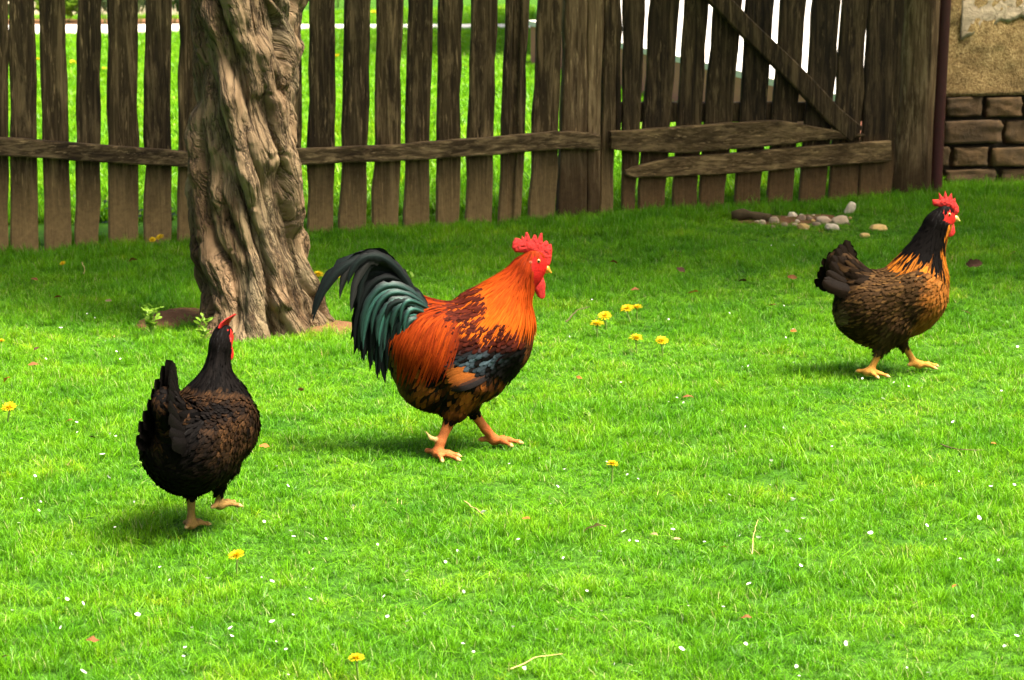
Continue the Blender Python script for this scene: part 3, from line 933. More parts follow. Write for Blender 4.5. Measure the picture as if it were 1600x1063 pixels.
def foot_prims(fx, fy, yaw, sc=1.0, z=0.012, back=0.03, spread=38):
    pr = []
    base = np.array([fx, fy, z + 0.006])
    for dg, ln in ((-spread, 0.050), (0, 0.062), (spread, 0.048)):
        an = yaw + math.radians(dg)
        d = np.array([math.cos(an), math.sin(an), 0])
        m = base + d * ln * 0.55 * sc + np.array([0, 0, 0.003]); e = base + d * ln * sc + np.array([0, 0, -0.004])
        pr.append((base, m, 0.0078 * sc, 0.0058 * sc, 1.0, 'leg', None)); pr.append((m, e, 0.0060 * sc, 0.0044 * sc, 1.0, 'leg', None))
        pr.append((e, e + d * 0.013 + np.array([0, 0, -0.004]), 0.0045 * sc, 0.0015, 1.0, 'claw', None))
    d = -np.array([math.cos(yaw), math.sin(yaw), 0])
    e = base + d * back * sc + np.array([0, 0, 0.004])
    pr.append((base + np.array([0, 0, 0.006]), e, 0.0075 * sc, 0.005 * sc, 1.0, 'leg', None))
    pr.append((e, e + d * 0.010 + np.array([0, 0, -0.002]), 0.0042 * sc, 0.0015, 1.0, 'claw', None))
    return pr

def feather_batch(fld, P, L, W, point, lift, off, flowfn, colfn, rnd, jit=0.14, rows=6):
    """feathers that hug the body: each a cupped blade, marched along the surface"""
    n = len(P)
    N0 = fld.grad(P); P = P - N0 * fld(P)[:, None]
    seed = P.copy()
    ang = rnd.normal(0, jit, n)
    def tang(v, nn):
        v = v - nn * (v * nn).sum(1, keepdims=True)
        return v / (np.linalg.norm(v, axis=1, keepdims=True) + 1e-9)
    d = tang(flowfn(P), N0)
    d = d * np.cos(ang)[:, None] + np.cross(N0, d) * np.sin(ang)[:, None]
    vs_ = np.linspace(0, 1, rows)
    wr = np.interp(vs_, [0, .2, .5, .8, .93, 1], [0.45, 0.8, 1.0, 0.92, 0.62, 0.18])
    wp = np.interp(vs_, [0, .2, .45, .75, 1], [0.55, 1.0, 0.9, 0.5, 0.05])
    ctr = []; nor = []; sid = []
    nn = N0
    for i, v in enumerate(vs_):
        if i:
            P = P + d * (L / (rows - 1))[:, None]
            nn = fld.grad(P)
            P = P - nn * np.clip(fld(P), -0.01, 0.01)[:, None]
            d = tang(0.75 * d + 0.25 * tang(flowfn(P), nn), nn)
        ctr.append(P + nn * (off + 0.55 * lift * v ** 1.3)[:, None]); nor.append(nn); sid.append(np.cross(nn, d))
    ctr = np.stack(ctr, 1); nor = np.stack(nor, 1); sid = np.stack(sid, 1)
    w = (wr[None] * (1 - point[:, None]) + wp[None] * point[:, None]) * W[:, None]
    us = np.array([-1, 0, 1.0])
    V = ctr[:, :, None, :] + sid[:, :, None, :] * (us[None, None, :, None] * w[:, :, None, None]) - nor[:, :, None, :] * (np.abs(us)[None, None, :, None] * w[:, :, None, None] * 0.20)
    col = colfn(seed, vs_, us)                       # (n, rows, 3, 3)
    V = V.reshape(-1, 3); C = np.clip(col, 0, 1).reshape(-1, 3)
    uv = np.stack(np.broadcast_arrays(us[None, None, :] + rnd.uniform(0, 50, n)[:, None, None], (vs_[None, :] * (L / 0.02)[:, None])[:, :, None] + 0 * us, np.zeros((n, rows, 3))), -1).reshape(-1, 3)
    q = np.array([[r * 3 + c, (r + 1) * 3 + c, (r + 1) * 3 + c + 1, r * 3 + c + 1] for r in range(rows - 1) for c in range(2)])
    F = (np.arange(n)[:, None, None] * rows * 3 + q[None]).reshape(-1, 4)
    Nn = nor[:, :, None, :] + 0.22 * us[None, None, :, None] * sid[:, :, None, :] + 0.25 * rnd.normal(0, 0.35, (n, 1, 1, 1)) * sid[:, :, None, :]
    Nn = (Nn / np.linalg.norm(Nn, axis=-1, keepdims=True)).reshape(-1, 3)
    return V, F, C, uv, Nn

def scatter(Vm, Fm, spacing, mask, rnd, tries=6):
    """blue-noise points on the mesh faces that mask() accepts"""
    Pc = Vm[Fm].mean(1)
    e1 = Vm[Fm[:, 1]] - Vm[Fm[:, 0]]; e2 = Vm[Fm[:, 3]] - Vm[Fm[:, 0]]
    ar = np.linalg.norm(np.cross(e1, e2), axis=1)
    ok = mask(Pc)
    ar = ar * ok
    n = int(ar.sum() / spacing ** 2 * tries)
    if n == 0: return np.zeros((0, 3))
    i = rnd.choice(len(Fm), n, p=ar / ar.sum())
    P = Pc[i] + e1[i] * rnd.uniform(-.5, .5, (n, 1)) + e2[i] * rnd.uniform(-.5, .5, (n, 1))
    cell = {}
    keep = []
    inv = 1 / spacing
    K = np.floor(P * inv).astype(int)
    for j in range(n):
        k = tuple(K[j]); good = True
        for dx in (-1, 0, 1):
            for dy in (-1, 0, 1):
                for dz in (-1, 0, 1):
                    for m in cell.get((k[0] + dx, k[1] + dy, k[2] + dz), ()):
                        if ((P[m] - P[j]) ** 2).sum() < spacing ** 2: good = False; break
                    if not good: break
                if not good: break
            if not good: break
        if good:
            cell.setdefault(k, []).append(j); keep.append(j)
    return P[keep]

def ribbon(path, wid, normal, cup=0.25, seg=16, twist=0.0):
    """one long curved tail feather; normal is the way its broad face looks"""
    path = np.asarray(path, float)
    m = len(path) - 1
    s = np.linspace(0, 1, seg + 1)
    from math import comb as C_
    B = np.stack([C_(m, k) * s ** k * (1 - s) ** (m - k) for k in range(m + 1)], -1)
    P = B @ path
    T = np.gradient(P, axis=0); T /= np.linalg.norm(T, axis=1, keepdims=True)
    nn = np.tile(np.array(normal, float), (seg + 1, 1))
    nn = nn - T * (nn * T).sum(1, keepdims=True); nn /= np.linalg.norm(nn, axis=1, keepdims=True)
    Sd = np.cross(T, nn)
    an = twist * s
    nn2 = nn * np.cos(an)[:, None] + Sd * np.sin(an)[:, None]; Sd = np.cross(T, nn2); nn = nn2
    w = np.interp(s, [0, .15, .5, .82, .94, 1], [0.35, 0.75, 1.0, 0.9, 0.55, 0.06]) * wid
    us = np.array([-1, -0.5, -0.06, 0.06, 0.5, 1])
    hh = np.array([-1, -0.3, 0.12, 0.12, -0.3, -1]) * cup
    rg = np.random.default_rng(int(abs(path[-1][0] * 9173 + path[-1][2] * 7919 + path[-1][1] * 3571) * 1000) % 100000)
    rag = 1 + np.where(np.abs(us)[None, :] > 0.9, 0.16, 0.04) * rg.normal(0, 1, (seg + 1, len(us)))
    w = w[:, None] * rag
    V = P[:, None] + Sd[:, None] * (us[None, :, None] * w[:, :, None]) + nn[:, None] * (hh[None, :, None] * w[:, :, None])
    k = len(us)
    F = [[i * k + j, i * k + j + 1, (i + 1) * k + j + 1, (i + 1) * k + j] for i in range(seg) for j in range(k - 1)]
    uv = np.stack(np.broadcast_arrays((s * 7)[:, None] - np.abs(us)[None, :] * 1.1 + rg.uniform(0, 9), us[None, :] * 0.9 + 0 * s[:, None], np.zeros((seg + 1, k))), -1)
    return V.reshape(-1, 3), np.array(F), uv.reshape(-1, 3), s, us

def poly_sdf(P2, poly):
    poly = np.asarray(poly, float)
    d = np.full(len(P2), 1e9); ins = np.zeros(len(P2), bool)
    for i in range(len(poly)):
        a, b = poly[i], poly[(i + 1) % len(poly)]
        ab = b - a
        t = np.clip(((P2 - a) @ ab) / (ab @ ab), 0, 1)
        d = np.minimum(d, np.linalg.norm(P2 - a - t[:, None] * ab, axis=1))
        c = ((a[1] > P2[:, 1]) != (b[1] > P2[:, 1])) & (P2[:, 0] < (b[0] - a[0]) * (P2[:, 1] - a[1]) / (b[1] - a[1] + 1e-12) + a[0])
        ins ^= c
    return np.where(ins, -d, d)
def comb_mesh(poly, thick=0.006, bend=None):
    poly = np.asarray(poly, float)
    lo = poly.min(0) - 0.004; hi = poly.max(0) + 0.004
    def f(P):
        d2 = poly_sdf(P[:, [0, 2]], poly) - 0.0006
        y = P[:, 1] - (bend(P) if bend is not None else 0)
        th = thick * np.sqrt(np.clip(-d2 / 0.012, 0, 1)) * (1 + 0.25 * vnoise(P * 220, 8))
        return np.where(d2 > 0, d2 + np.abs(y) * 0.3, np.abs(y) - th)
    yr = 0.014 if bend is None else 0.05
    return surface_nets(f, (lo[0], -yr, lo[1]), (hi[0], yr, hi[1]), 0.0013)

RED = np.array([0.40, 0.0075, 0.005])
def red_cols(P, base=RED, seed=3):
    v = 1 + 0.22 * vnoise(P * 130, seed) + 0.22 * vnoise(P * 330, seed + 1)
    return base[None] * v[:, None]

def make_bird(name, prims, loc, yaw, scale, skin_cols, plumage, comb_poly, head, tails, label, cat, wattle, lobe_col, rnd_seed, res=0.0040, face=None, comb_bend=None, eye_col=(0.55, 0.22, 0.05)):
    rnd = np.random.default_rng(rnd_seed)
    root = empty(name, loc, yaw, absolute=False)
    root.scale = (scale,) * 3
    tag(root, label, cat)
    fld = Field(prims, off=0.007)
    pts = np.array([p[0] for p in prims] + [p[1] for p in prims]); rr = max(max(p[2], p[3]) for p in prims)
    P, Fm = surface_nets(fld, pts.min(0) - np.array([rr, rr * 1.25, 0.03]), pts.max(0) + np.array([0.05, rr * 1.25, 0.05]), res)
    cl = fld.cls(P)
    mk('body', P, Fm, M['skin'], root, cols=np.clip(skin_cols(P, cl), 0, 1))
    # plumage
    VV, FF, CC, UU, NN = [], [], [], [], []; o = 0
    for batch in plumage(fld, P, Fm, rnd):
        v, f, c, u, nq = batch
        NN.append(nq); VV.append(v); FF.append(f + o); CC.append(c); UU.append(u); o += len(v)
    pl = mk('plumage', np.concatenate(VV), np.concatenate(FF), M['feather'], root, cols=np.concatenate(CC), uv=np.concatenate(UU))
    kind(pl, 'stuff')
    pl.data.normals_split_custom_set_from_vertices(np.concatenate(NN).tolist())
    # head furniture
    hx, hz = head['pos']; yh = head.get('yaw', 0.0); oy = head.get('y', 0.0)
    def turn(Q):
        Q = np.asarray(Q, float).copy()
        c, s_ = math.cos(yh), math.sin(yh)
        x = Q[:, 0] - hx; y = Q[:, 1]
        return np.stack([hx + x * c - y * s_, oy + x * s_ + y * c, Q[:, 2]], -1)
    cp, cf = comb_mesh(comb_poly, bend=comb_bend)
    mk('comb', turn(cp), cf, M['comb'], root, cols=red_cols(cp))
    bx, bz, tx, tz = head['beak']
    bf = Field([((bx - 0.008, 0, bz), (bx + 0.4 * (tx - bx), 0, bz + 0.45 * (tz - bz) * 0.4), 0.0095, 0.0075, 0.85, 'b', (1, 0, 0)),
                ((bx + 0.4 * (tx - bx), 0, bz + 0.45 * (tz - bz) * 0.4), (tx, 0, tz), 0.0075, 0.0022, 0.85, 'b', (1, 0, 0)),
                ((bx - 0.006, 0, bz - 0.008), (tx - 0.010, 0, tz + 0.000), 0.006, 0.002, 0.85, 'b', (1, 0, 0))], 0.0012)
    bp, bq = surface_nets(bf, (bx - 0.022, -0.014, tz - 0.016), (tx + 0.008, 0.014, bz + 0.016), 0.0013)
    mk('beak', turn(bp), bq, M['beak'], root, cols=np.array(head['beak_col'])[None] * (1 + 0.2 * vnoise(bp * 150, 2))[:, None])
    for s_ in (-1, 1):
        ex, ez, ey = head['eye']
        yy_ = np.linspace(0, 0.06, 121); ey = float(yy_[np.argmax(fld(np.stack([np.full(121, ex), yy_, np.full(121, ez)], -1)) > 0)]) - 0.0022
        th, ph = np.meshgrid(np.linspace(0, math.pi, 9), np.arange(14) / 14 * 2 * math.pi, indexing='ij')
        sp = np.stack([np.sin(th) * np.cos(ph), np.cos(th) * s_, np.sin(th) * np.sin(ph)], -1).reshape(-1, 3)
        def sphere(r, c, flat=1.0):
            Fs = [[i * 14 + j, i * 14 + (j + 1) % 14, (i + 1) * 14 + (j + 1) % 14, (i + 1) * 14 + j] for i in range(8) for j in range(14)]
            return sp * np.array([r, r * flat, r]) + np.array(c), Fs
        v, f = sphere(0.0058, (ex, s_ * ey, ez), 0.7)
        eo = mk('eye', turn(v), f, M['eye'], root, cols=np.tile(np.array(eye_col), (len(v), 1)))
        v, f = sphere(0.0036, (ex + 0.0005, s_ * (ey + 0.0026), ez), 0.75)
        mk('pupil', turn(v), f, M['eye'], eo, cols=np.tile(np.array([0.004, 0.003, 0.003]), (len(v), 1)))
        wf = Field([(np.array(a) * np.array([1, s_, 1]), np.array(b) * np.array([1, s_, 1]), ra, rb, 0.24, 'w', (1, 0, 0)) for a, b, ra, rb in wattle], 0.0012)
        ws = np.array([w[0] for w in wattle] + [w[1] for w in wattle]) * np.array([1, s_, 1])
        wp_, wq = surface_nets(wf, ws.min(0) - 0.026, ws.max(0) + 0.026, 0.0017)
        mk('wattle', turn(wp_), wq, M['comb'], root, cols=red_cols(wp_, seed=6))
        lf = Field([((head['lobe'][0], s_ * (ey + 0.001), head['lobe'][1]), (head['lobe'][0] - 0.002, s_ * (ey + 0.002), head['lobe'][1] - 0.012), 0.0065, 0.005, 0.6, 'l', (1, 0, 0))], 0.003)
        lc = np.array([head['lobe'][0], s_ * ey, head['lobe'][1] - 0.005])
        lp, lq = surface_nets(lf, lc - 0.022, lc + 0.022, 0.0018)
        mk('ear_lobe', turn(lp), lq, M['comb'], root, cols=np.tile(np.array(lobe_col), (len(lp), 1)))
    for path, wid, nrm, cup, tw, cf_ in tails(rnd):
        v, f, u, s, us = ribbon(path, wid, nrm, cup, 24, tw)
        mk('tail_feather', v, f, M['sickle'] if getattr(cf_, 'gloss', 0) > 0.15 else M['black_tail'], root, cols=np.clip(cf_(s, us).reshape(-1, 3), 0, 1), uv=u)
    return root, fld

def mixc(a, b, t):
    t = np.asarray(t)[..., None]
    return np.asarray(a) * (1 - t) + np.asarray(b) * t

# ---- colours of plumage (real feather colours)
C_ORANGE = np.array([0.255, 0.034, 0.003]); C_GOLD = np.array([0.38, 0.080, 0.005]); C_RUST = np.array([0.145, 0.0145, 0.002])
C_MAROON = np.array([0.036, 0.006, 0.003]); C_BLACK = np.array([0.0022, 0.0017, 0.0015]); C_BROWN = np.array([0.20, 0.062, 0.010])
C_SLATE = np.array([0.035, 0.052, 0.062]); C_TEAL = np.array([0.030, 0.105, 0.085])

# ================= rooster
def rooster():
    nf, ff = (-0.072, -0.058), (0.106, 0.055)
    pr = [((-0.095, 0, 0.305), (0.085, 0, 0.295), 0.098, 0.102, 0.90, 'body', (-1, 0, -0.25)),
          ((0.105, 0, 0.295), (0.118, 0, 0.335), 0.090, 0.086, 0.88, 'breast', (-0.55, 0, -0.85)),
          ((0.080, 0, 0.360), (0.176, 0, 0.466), 0.096, 0.046, 0.80, 'neck', (-0.55, 0, -0.85)),
          ((0.182, 0, 0.478), (0.200, 0, 0.500), 0.036, 0.029, 0.85, 'head', (-0.5, 0, -0.85)),
          ((0.200, 0, 0.500), (0.214, 0, 0.488), 0.027, 0.019, 0.80, 'head', (-0.6, 0, -0.8)),
          ((-0.115, 0, 0.290), (-0.095, 0, 0.205), 0.088, 0.076, 0.95, 'fluff', (-0.30, 0, -1)),
          ((-0.09, 0, 0.350), (-0.145, 0, 0.420), 0.066, 0.034, 0.62, 'tailbase', (-0.55, 0, 0.45)),
          ((0.045, 0, 0.220), (-0.055, 0, 0.188), 0.090, 0.078, 0.95, 'belly', (-0.55, 0, -0.75)),
          ((0.015, -0.078, 0.285), (-0.055, -0.082, 0.262), 0.058, 0.034, 0.45, 'wing', (-1, 0, -0.42)),
          ((0.015, 0.078, 0.285), (-0.055, 0.082, 0.262), 0.058, 0.034, 0.45, 'wing', (-1, 0, -0.42)),
          ((0.000, -0.050, 0.200), (-0.020, -0.046, 0.132), 0.074, 0.042, 0.9, 'thigh', (-0.15, 0, -1)),
          ((0.020, 0.050, 0.200), (0.036, 0.046, 0.132), 0.074, 0.041, 0.9, 'thigh', (0.1, 0, -1)),
          ((-0.030, -0.050, 0.118), (-0.062, -0.056, 0.050), 0.0150, 0.0115, 1, 'leg', None),
          ((-0.062, -0.056, 0.050), (nf[0], nf[1], 0.022), 0.0115, 0.0125, 1, 'leg', None),
          ((0.040, 0.050, 0.112), (0.082, 0.054, 0.052), 0.0150, 0.0115, 1, 'leg', None),
          ((0.082, 0.054, 0.052), (ff[0], ff[1], 0.022), 0.0115, 0.0125, 1, 'leg', None),
          ((-0.064, -0.056, 0.052), (-0.088, -0.054, 0.060), 0.0065, 0.0045, 1, 'claw', None),
          ((-0.088, -0.054, 0.060), (-0.104, -0.052, 0.082), 0.0045, 0.0014, 1, 'claw', None)]
    pr += foot_prims(nf[0], nf[1], math.radians(-52), 1.1)
    pr += foot_prims(ff[0], ff[1], math.radians(-14), 1.1)
    legc = np.array([0.36, 0.125, 0.036])
    def skin(P, cl):
        C = np.tile(C_MAROON * 0.8, (len(P), 1))
        nk = np.isin(cl, ['neck']); C[nk] = C_RUST
        C[nk & (P[:, 2] > 0.425) & (P[:, 0] > 0.186 + 0.20 * (0.48 - P[:, 2]))] = RED * 0.6
        bl = np.isin(cl, ['belly', 'thigh', 'fluff', 'tailbase']); C[bl] = C_BLACK * 1.6
        hd = np.isin(cl, ['head'])
        face = hd & (P[:, 0] > 0.186) & (P[:, 2] < 0.522)
        C[hd] = C_RUST; C[face] = RED * 0.85 * (1 + 0.4 * vnoise(P[face] * 170, 5))[:, None] * (1 - 0.45 * np.exp(-(((P[face][:, 0] - 0.205) / 0.010) ** 2 + ((P[face][:, 2] - 0.506) / 0.008) ** 2)))[:, None]
        lg = cl == 'leg'; C[lg] = legc * (1 + 0.25 * vnoise(P[lg] * 90, 4))[:, None] * mixc(np.array([1, 1, 1]), np.array([1.0, 0.72, 0.62]), (0.5 + 0.5 * vnoise(P[lg] * 40, 9)))
        C[cl == 'claw'] = (0.55, 0.36, 0.14)
        return C
    def plumage(fld, Vm, Fm, rnd):
        cls = fld.cls(Vm[Fm].mean(1)); pc = Vm[Fm].mean(1)
        def batch(sel, spacing, L, W, pt, lift, off, colfn, flow=None, jit=0.12):
            msk = np.asarray(sel)
            S = scatter(Vm, Fm, spacing, lambda q: msk, rnd)
            n = len(S)
            return feather_batch(fld, S, L(S) * rnd.uniform(0.85, 1.15, n), W * rnd.uniform(0.85, 1.15, n), np.full(n, pt), np.full(n, lift) * rnd.uniform(0.6, 1.4, n), np.full(n, off), flow or fld.flow, lambda s, v, u: colfn(s, v, u, rnd), rnd, jit)
        x, z = pc[:, 0], pc[:, 2]
        def cg(base, var=0.18):
            """broadcast seed colour over the blade with per-feather variation"""
            def fn(S, v, u, rnd):
                c = base(S) * (1 + var * rnd.normal(0, 1, (len(S), 1)))
                return np.broadcast_to(c[:, None, None, :], (len(S), len(v), 3, 3)).copy()
            return fn
        # belly, thighs, fluff: black with brown mottling
        def c_under(S):
            nz = vnoise(S * 38, 3) * 0.6 + vnoise(S * 85, 5) * 0.5
            amt = smooth(-0.40, 0.40, nz) * smooth(0.10, 0.18, S[:, 2]) * (1 - smooth(0.10, 0.15, S[:, 0])) * smooth(-0.17, -0.09, S[:, 0])
            c = mixc(C_BLACK * 1.4, np.array([0.17, 0.050, 0.009]), amt)
            rear = smooth(-0.12, -0.17, S[:, 0])
            return mixc(c, np.array([0.10, 0.055, 0.016]), rear * 0.7)
        yield batch(np.isin(cls, ['belly', 'thigh', 'fluff']), 0.0098, lambda S: 0.016 + 0.018 * smooth(0.10, 0.16, S[:, 2]), 0.0070, 0.3, 0.006, 0.000, cg(c_under), jit=0.25)
        # breast: dark chestnut, scaled
        def c_br(S, v, u, rnd):
            hi = smooth(0.30, 0.37, S[:, 2])
            base = mixc(np.array([0.045, 0.016, 0.006]), C_ORANGE * 0.8, hi) * (1 + 0.2 * rnd.normal(0, 1, (len(S), 1)))
            c = np.broadcast_to(base[:, None, None, :], (len(S), len(v), 3, 3)).copy()
            e = (np.abs(u)[None, :] * 0.6 + (v[:, None] > 0.8) * 0.6)
            return c * (1 - 0.6 * (1 - hi)[:, None, None, None] * np.clip(e, 0, 1)[None, :, :, None]) + 0.02 * (1 - hi)[:, None, None, None] * np.array([1, .4, .1]) * (v[:, None] < 0.5)[None, :, :, None]
        yield batch(np.isin(cls, ['breast']), 0.0105, lambda S: np.full(len(S), 0.028), 0.0085, 0.0, 0.003, 0.001, c_br)
        # wing and shoulder
        def c_wing(S, v, u, rnd):
            X, Z = S[:, 0], S[:, 2]
            c = np.tile(C_MAROON * 1.2, (len(S), 1))
            bow = smooth(0.285, 0.31, Z)
            c = mixc(C_BLACK * 1.8, c, bow)
            bar = np.exp(-(((X - 0.045) / 0.05) ** 2 + ((Z - 0.272 - 0.15 * (X - 0.045)) / 0.022) ** 2))
            c = mixc(c, C_SLATE * 1.3, np.clip(bar * 1.2, 0, 1) * (rnd.uniform(0, 1, len(S)) > 0.25))
            c = c * (1 + 0.25 * rnd.normal(0, 1, (len(S), 1)))
            out = np.broadcast_to(c[:, None, None, :], (len(S), len(v), 3, 3)).copy()
            return out * (1 - 0.45 * (np.abs(u) > 0.5)[None, None, :, None])
        yield batch(np.isin(cls, ['wing']) | (np.isin(cls, ['body']) & (x > -0.03)), 0.0098, lambda S: np.full(len(S), 0.030), 0.0074, 0.1, 0.005, 0.0045, c_wing, flow=lambda P: np.stack([-np.ones(len(P)), 0 * P[:, 0], -0.45 * np.ones(len(P))], -1))
        # folded flight feathers: chestnut bay with dark lower edge
        for s_ in (-1, 1):
            k = 10
            t = np.linspace(0, 1, k)
            S = np.stack([0.055 - 0.045 * t, np.full(k, s_ * 0.10), 0.264 - 0.040 * (1 - t) + 0.014 * t], -1)
            def c_bay(S, v, u, rnd, t=t):
                c = mixc(np.array([0.015, 0.012, 0.012]), np.array([0.16, 0.045, 0.007]), smooth(0.05, 0.3, t))
                c = mixc(c, np.array([0.02, 0.02, 0.025]), smooth(0.8, 1.0, t))
                out = np.broadcast_to(c[:, None, None, :], (len(S), len(v), 3, 3)).copy()
                return out * (1 - 0.3 * (v > 0.85))[None, :, None, None]
            yield feather_batch(fld, S, np.full(k, 0.105) - 0.03 * t, np.full(k, 0.0105), np.full(k, 0.25), np.full(k, 0.012), np.linspace(0.004, 0.002, k), lambda P: np.stack([-np.ones(len(P)), 0 * P[:, 0], -0.30 * np.ones(len(P))], -1), lambda s, v, u: c_bay(s, v, u, rnd), rnd, 0.02, 8)
        # saddle: long narrow rust feathers draping over the rump
        def c_sad(S, v, u, rnd):
            b = mixc(C_RUST * 0.62, C_ORANGE * 0.66, np.clip(0.5 + 0.5 * vnoise(S * 30, 8) + 0.2 * rnd.normal(0, 1, len(S)), 0, 1)) * (1 + 0.13 * rnd.normal(0, 1, (len(S), 1)))
            dk = smooth(0.0, -0.03, -S[:, 0] - 0.03)            # darker towards the wing
            b = mixc(b, C_MAROON * 1.4, dk * 0.8)
            out = np.broadcast_to(b[:, None, None, :], (len(S), len(v), 3, 3)).copy()
            return out * (1.0 + 0.25 * (1 - np.abs(u)))[None, None, :, None] * (0.75 + 0.35 * np.sin(v * 2.6))[None, :, None, None]
        def f_sad(P):
            up = smooth(0.36, 0.42, P[:, 2])
            return np.stack([-0.35 - 0.8 * up, 0 * up, -1 + 0.75 * up], -1)
        yield batch((np.isin(cls, ['body', 'tailbase', 'fluff']) & (x < -0.012) & (x > -0.155) & (z > 0.305)), 0.0066, lambda S: 0.07 + 0.045 * smooth(0.40, 0.33, S[:, 2]), 0.0037, 1.0, 0.006, 0.006, c_sad, flow=f_sad, jit=0.08)
        # back between hackle and saddle
        def c_back(S): return np.tile(C_MAROON * 1.3, (len(S), 1))
        yield batch(np.isin(cls, ['body', 'neck']) & (z > 0.37) & (x < 0.06) & (x > -0.05), 0.0105, lambda S: np.full(len(S), 0.04), 0.007, 0.6, 0.004, 0.006, cg(c_back, 0.3), flow=lambda P: np.stack([-np.ones(len(P)), 0 * P[:, 0], -0.3 + 0 * P[:, 0]], -1))
        # hackle
        def c_hack(S, v, u, rnd):
            A, B = np.array([0.185, 0.49]), np.array([0.09, 0.355])
            t = np.clip(((S[:, [0, 2]] - A) @ (B - A)) / ((B - A) @ (B - A)), 0, 1.1)
            b = mixc(C_RUST * 1.0, C_ORANGE, smooth(0.0, 0.35, t)); b = mixc(b, C_GOLD, smooth(0.35, 0.9, t) * 0.8)
            b = b * (1 + 0.13 * rnd.normal(0, 1, (len(S), 1)))
            out = np.broadcast_to(b[:, None, None, :], (len(S), len(v), 3, 3)).copy()
            tipdark = (smooth(0.55, 1.0, t)[:, None] * smooth(0.75, 1.0, v)[None, :] * (rnd.uniform(0, 1, len(S)) > 0.55)[:, None])
            out = mixc(out, C_RUST * 0.5, np.broadcast_to(tipdark[:, :, None], out.shape[:3]) * 0.8)
            return out * (0.9 + 0.25 * (1 - np.abs(u)))[None, None, :, None]
        def f_hack(P):
            side = np.clip((P[:, 0] - 0.13) / 0.08, 0, 1)
            return np.stack([-0.62 + 0.5 * side, 0 * side, -0.78 - 0.2 * side], -1)
        yield batch((np.isin(cls, ['neck']) & ~((z > 0.425) & (x > 0.186 + 0.20 * (0.48 - z)))) | (np.isin(cls, ['breast', 'body']) & (z > 0.365) & (x > 0.05)), 0.0058, lambda S: 0.045 + 0.03 * smooth(0.47, 0.40, S[:, 2]), 0.0033, 1.0, 0.006, 0.003, c_hack, flow=f_hack, jit=0.09)
        # short feathers of the crown and nape
        yield batch(np.isin(cls, ['head']) & ((z > 0.522) | (x < 0.188)), 0.0054, lambda S: np.full(len(S), 0.018), 0.0032, 0.7, 0.002, 0.0005, cg(lambda S: np.tile(C_RUST, (len(S), 1)), 0.2), flow=f_hack)
    def tails(rnd):
        out = []
        def blk(glow=0.0):
            def cf(s, us):
                c = np.tile(np.array([0.0045, 0.005, 0.005]), (len(s), len(us), 1))
                g = np.clip(1.25 - 1.4 * np.abs(us - 0.1), 0, 1)[None, :, None] * np.ones((len(s), 1, 1))
                c = c + glow * np.array([0.028, 0.105, 0.082]) * (0.08 + 0.92 * g) * (0.5 + 0.5 * np.sin(s * 2.8))[:, None, None]
                return c
            cf.gloss = glow
            return cf
        def grey(s, us):
            return np.tile(np.array([0.016, 0.016, 0.015]), (len(s), len(us), 1)) * (1.2 - 0.5 * np.abs(us))[None, :, None]
        # main sickles
        for y0, y1, dx in ((-0.012, -0.035, 0.0), (0.012, 0.03, 0.008)):
            out.append(([(-0.10, y0, 0.375), (-0.15, y0, 0.50), (-0.215, y1, 0.590), (-0.350 + dx, y1, 0.545), (-0.388 + dx, y1, 0.375)], 0.0125, (0, -1, 0.25), 0.35, 0.25, blk(0.04)))
        for y0, tx, tz, w, c in ((-0.022, -0.318, 0.430, 0.0115, grey), (0.02, -0.305, 0.43, 0.012, blk(0.03)), (-0.030, -0.292, 0.395, 0.0120, grey), (0.028, -0.27, 0.39, 0.013, blk()), (-0.026, -0.272, 0.405, 0.0120, blk(0.04)), (-0.034, -0.300, 0.47, 0.011, blk(0.05))):
            out.append(([(-0.10, y0, 0.375), (-0.14, y0, 0.49), (-0.20, y0 * 1.4, 0.580), (tx + 0.012, y0 * 1.6, 0.560), (tx, y0 * 1.6, tz)], w, (0, -1 if y0 < 0 else 1, 0.2), 0.35, 0.15, c))
        # main tail feathers that close the fan
        for i in range(24):
            t = i / 23
            s_ = -1 if i % 2 else 1
            tip = np.array([np.interp(t, [0, .3, .7, 1], [-0.262, -0.282, -0.268, -0.200]) + rnd.normal(0, 0.005), s_ * (0.012 + 0.02 * t), np.interp(t, [0, .3, .7, 1], [0.515, 0.40, 0.270, 0.215]) + rnd.normal(0, 0.008)])
            r0 = np.array([-0.09, s_ * 0.012, 0.36 - 0.05 * t])
            m1 = np.array([-0.14, s_ * 0.02, np.interp(t, [0, 1], [0.50, 0.37])]); m2 = np.array([-0.225, s_ * 0.026, np.interp(t, [0, 1], [0.580, 0.42])])
            out.append(([r0, m1, m2, tip], 0.016, (0, s_, 0.1), 0.25, 0.0, blk(0.02)))
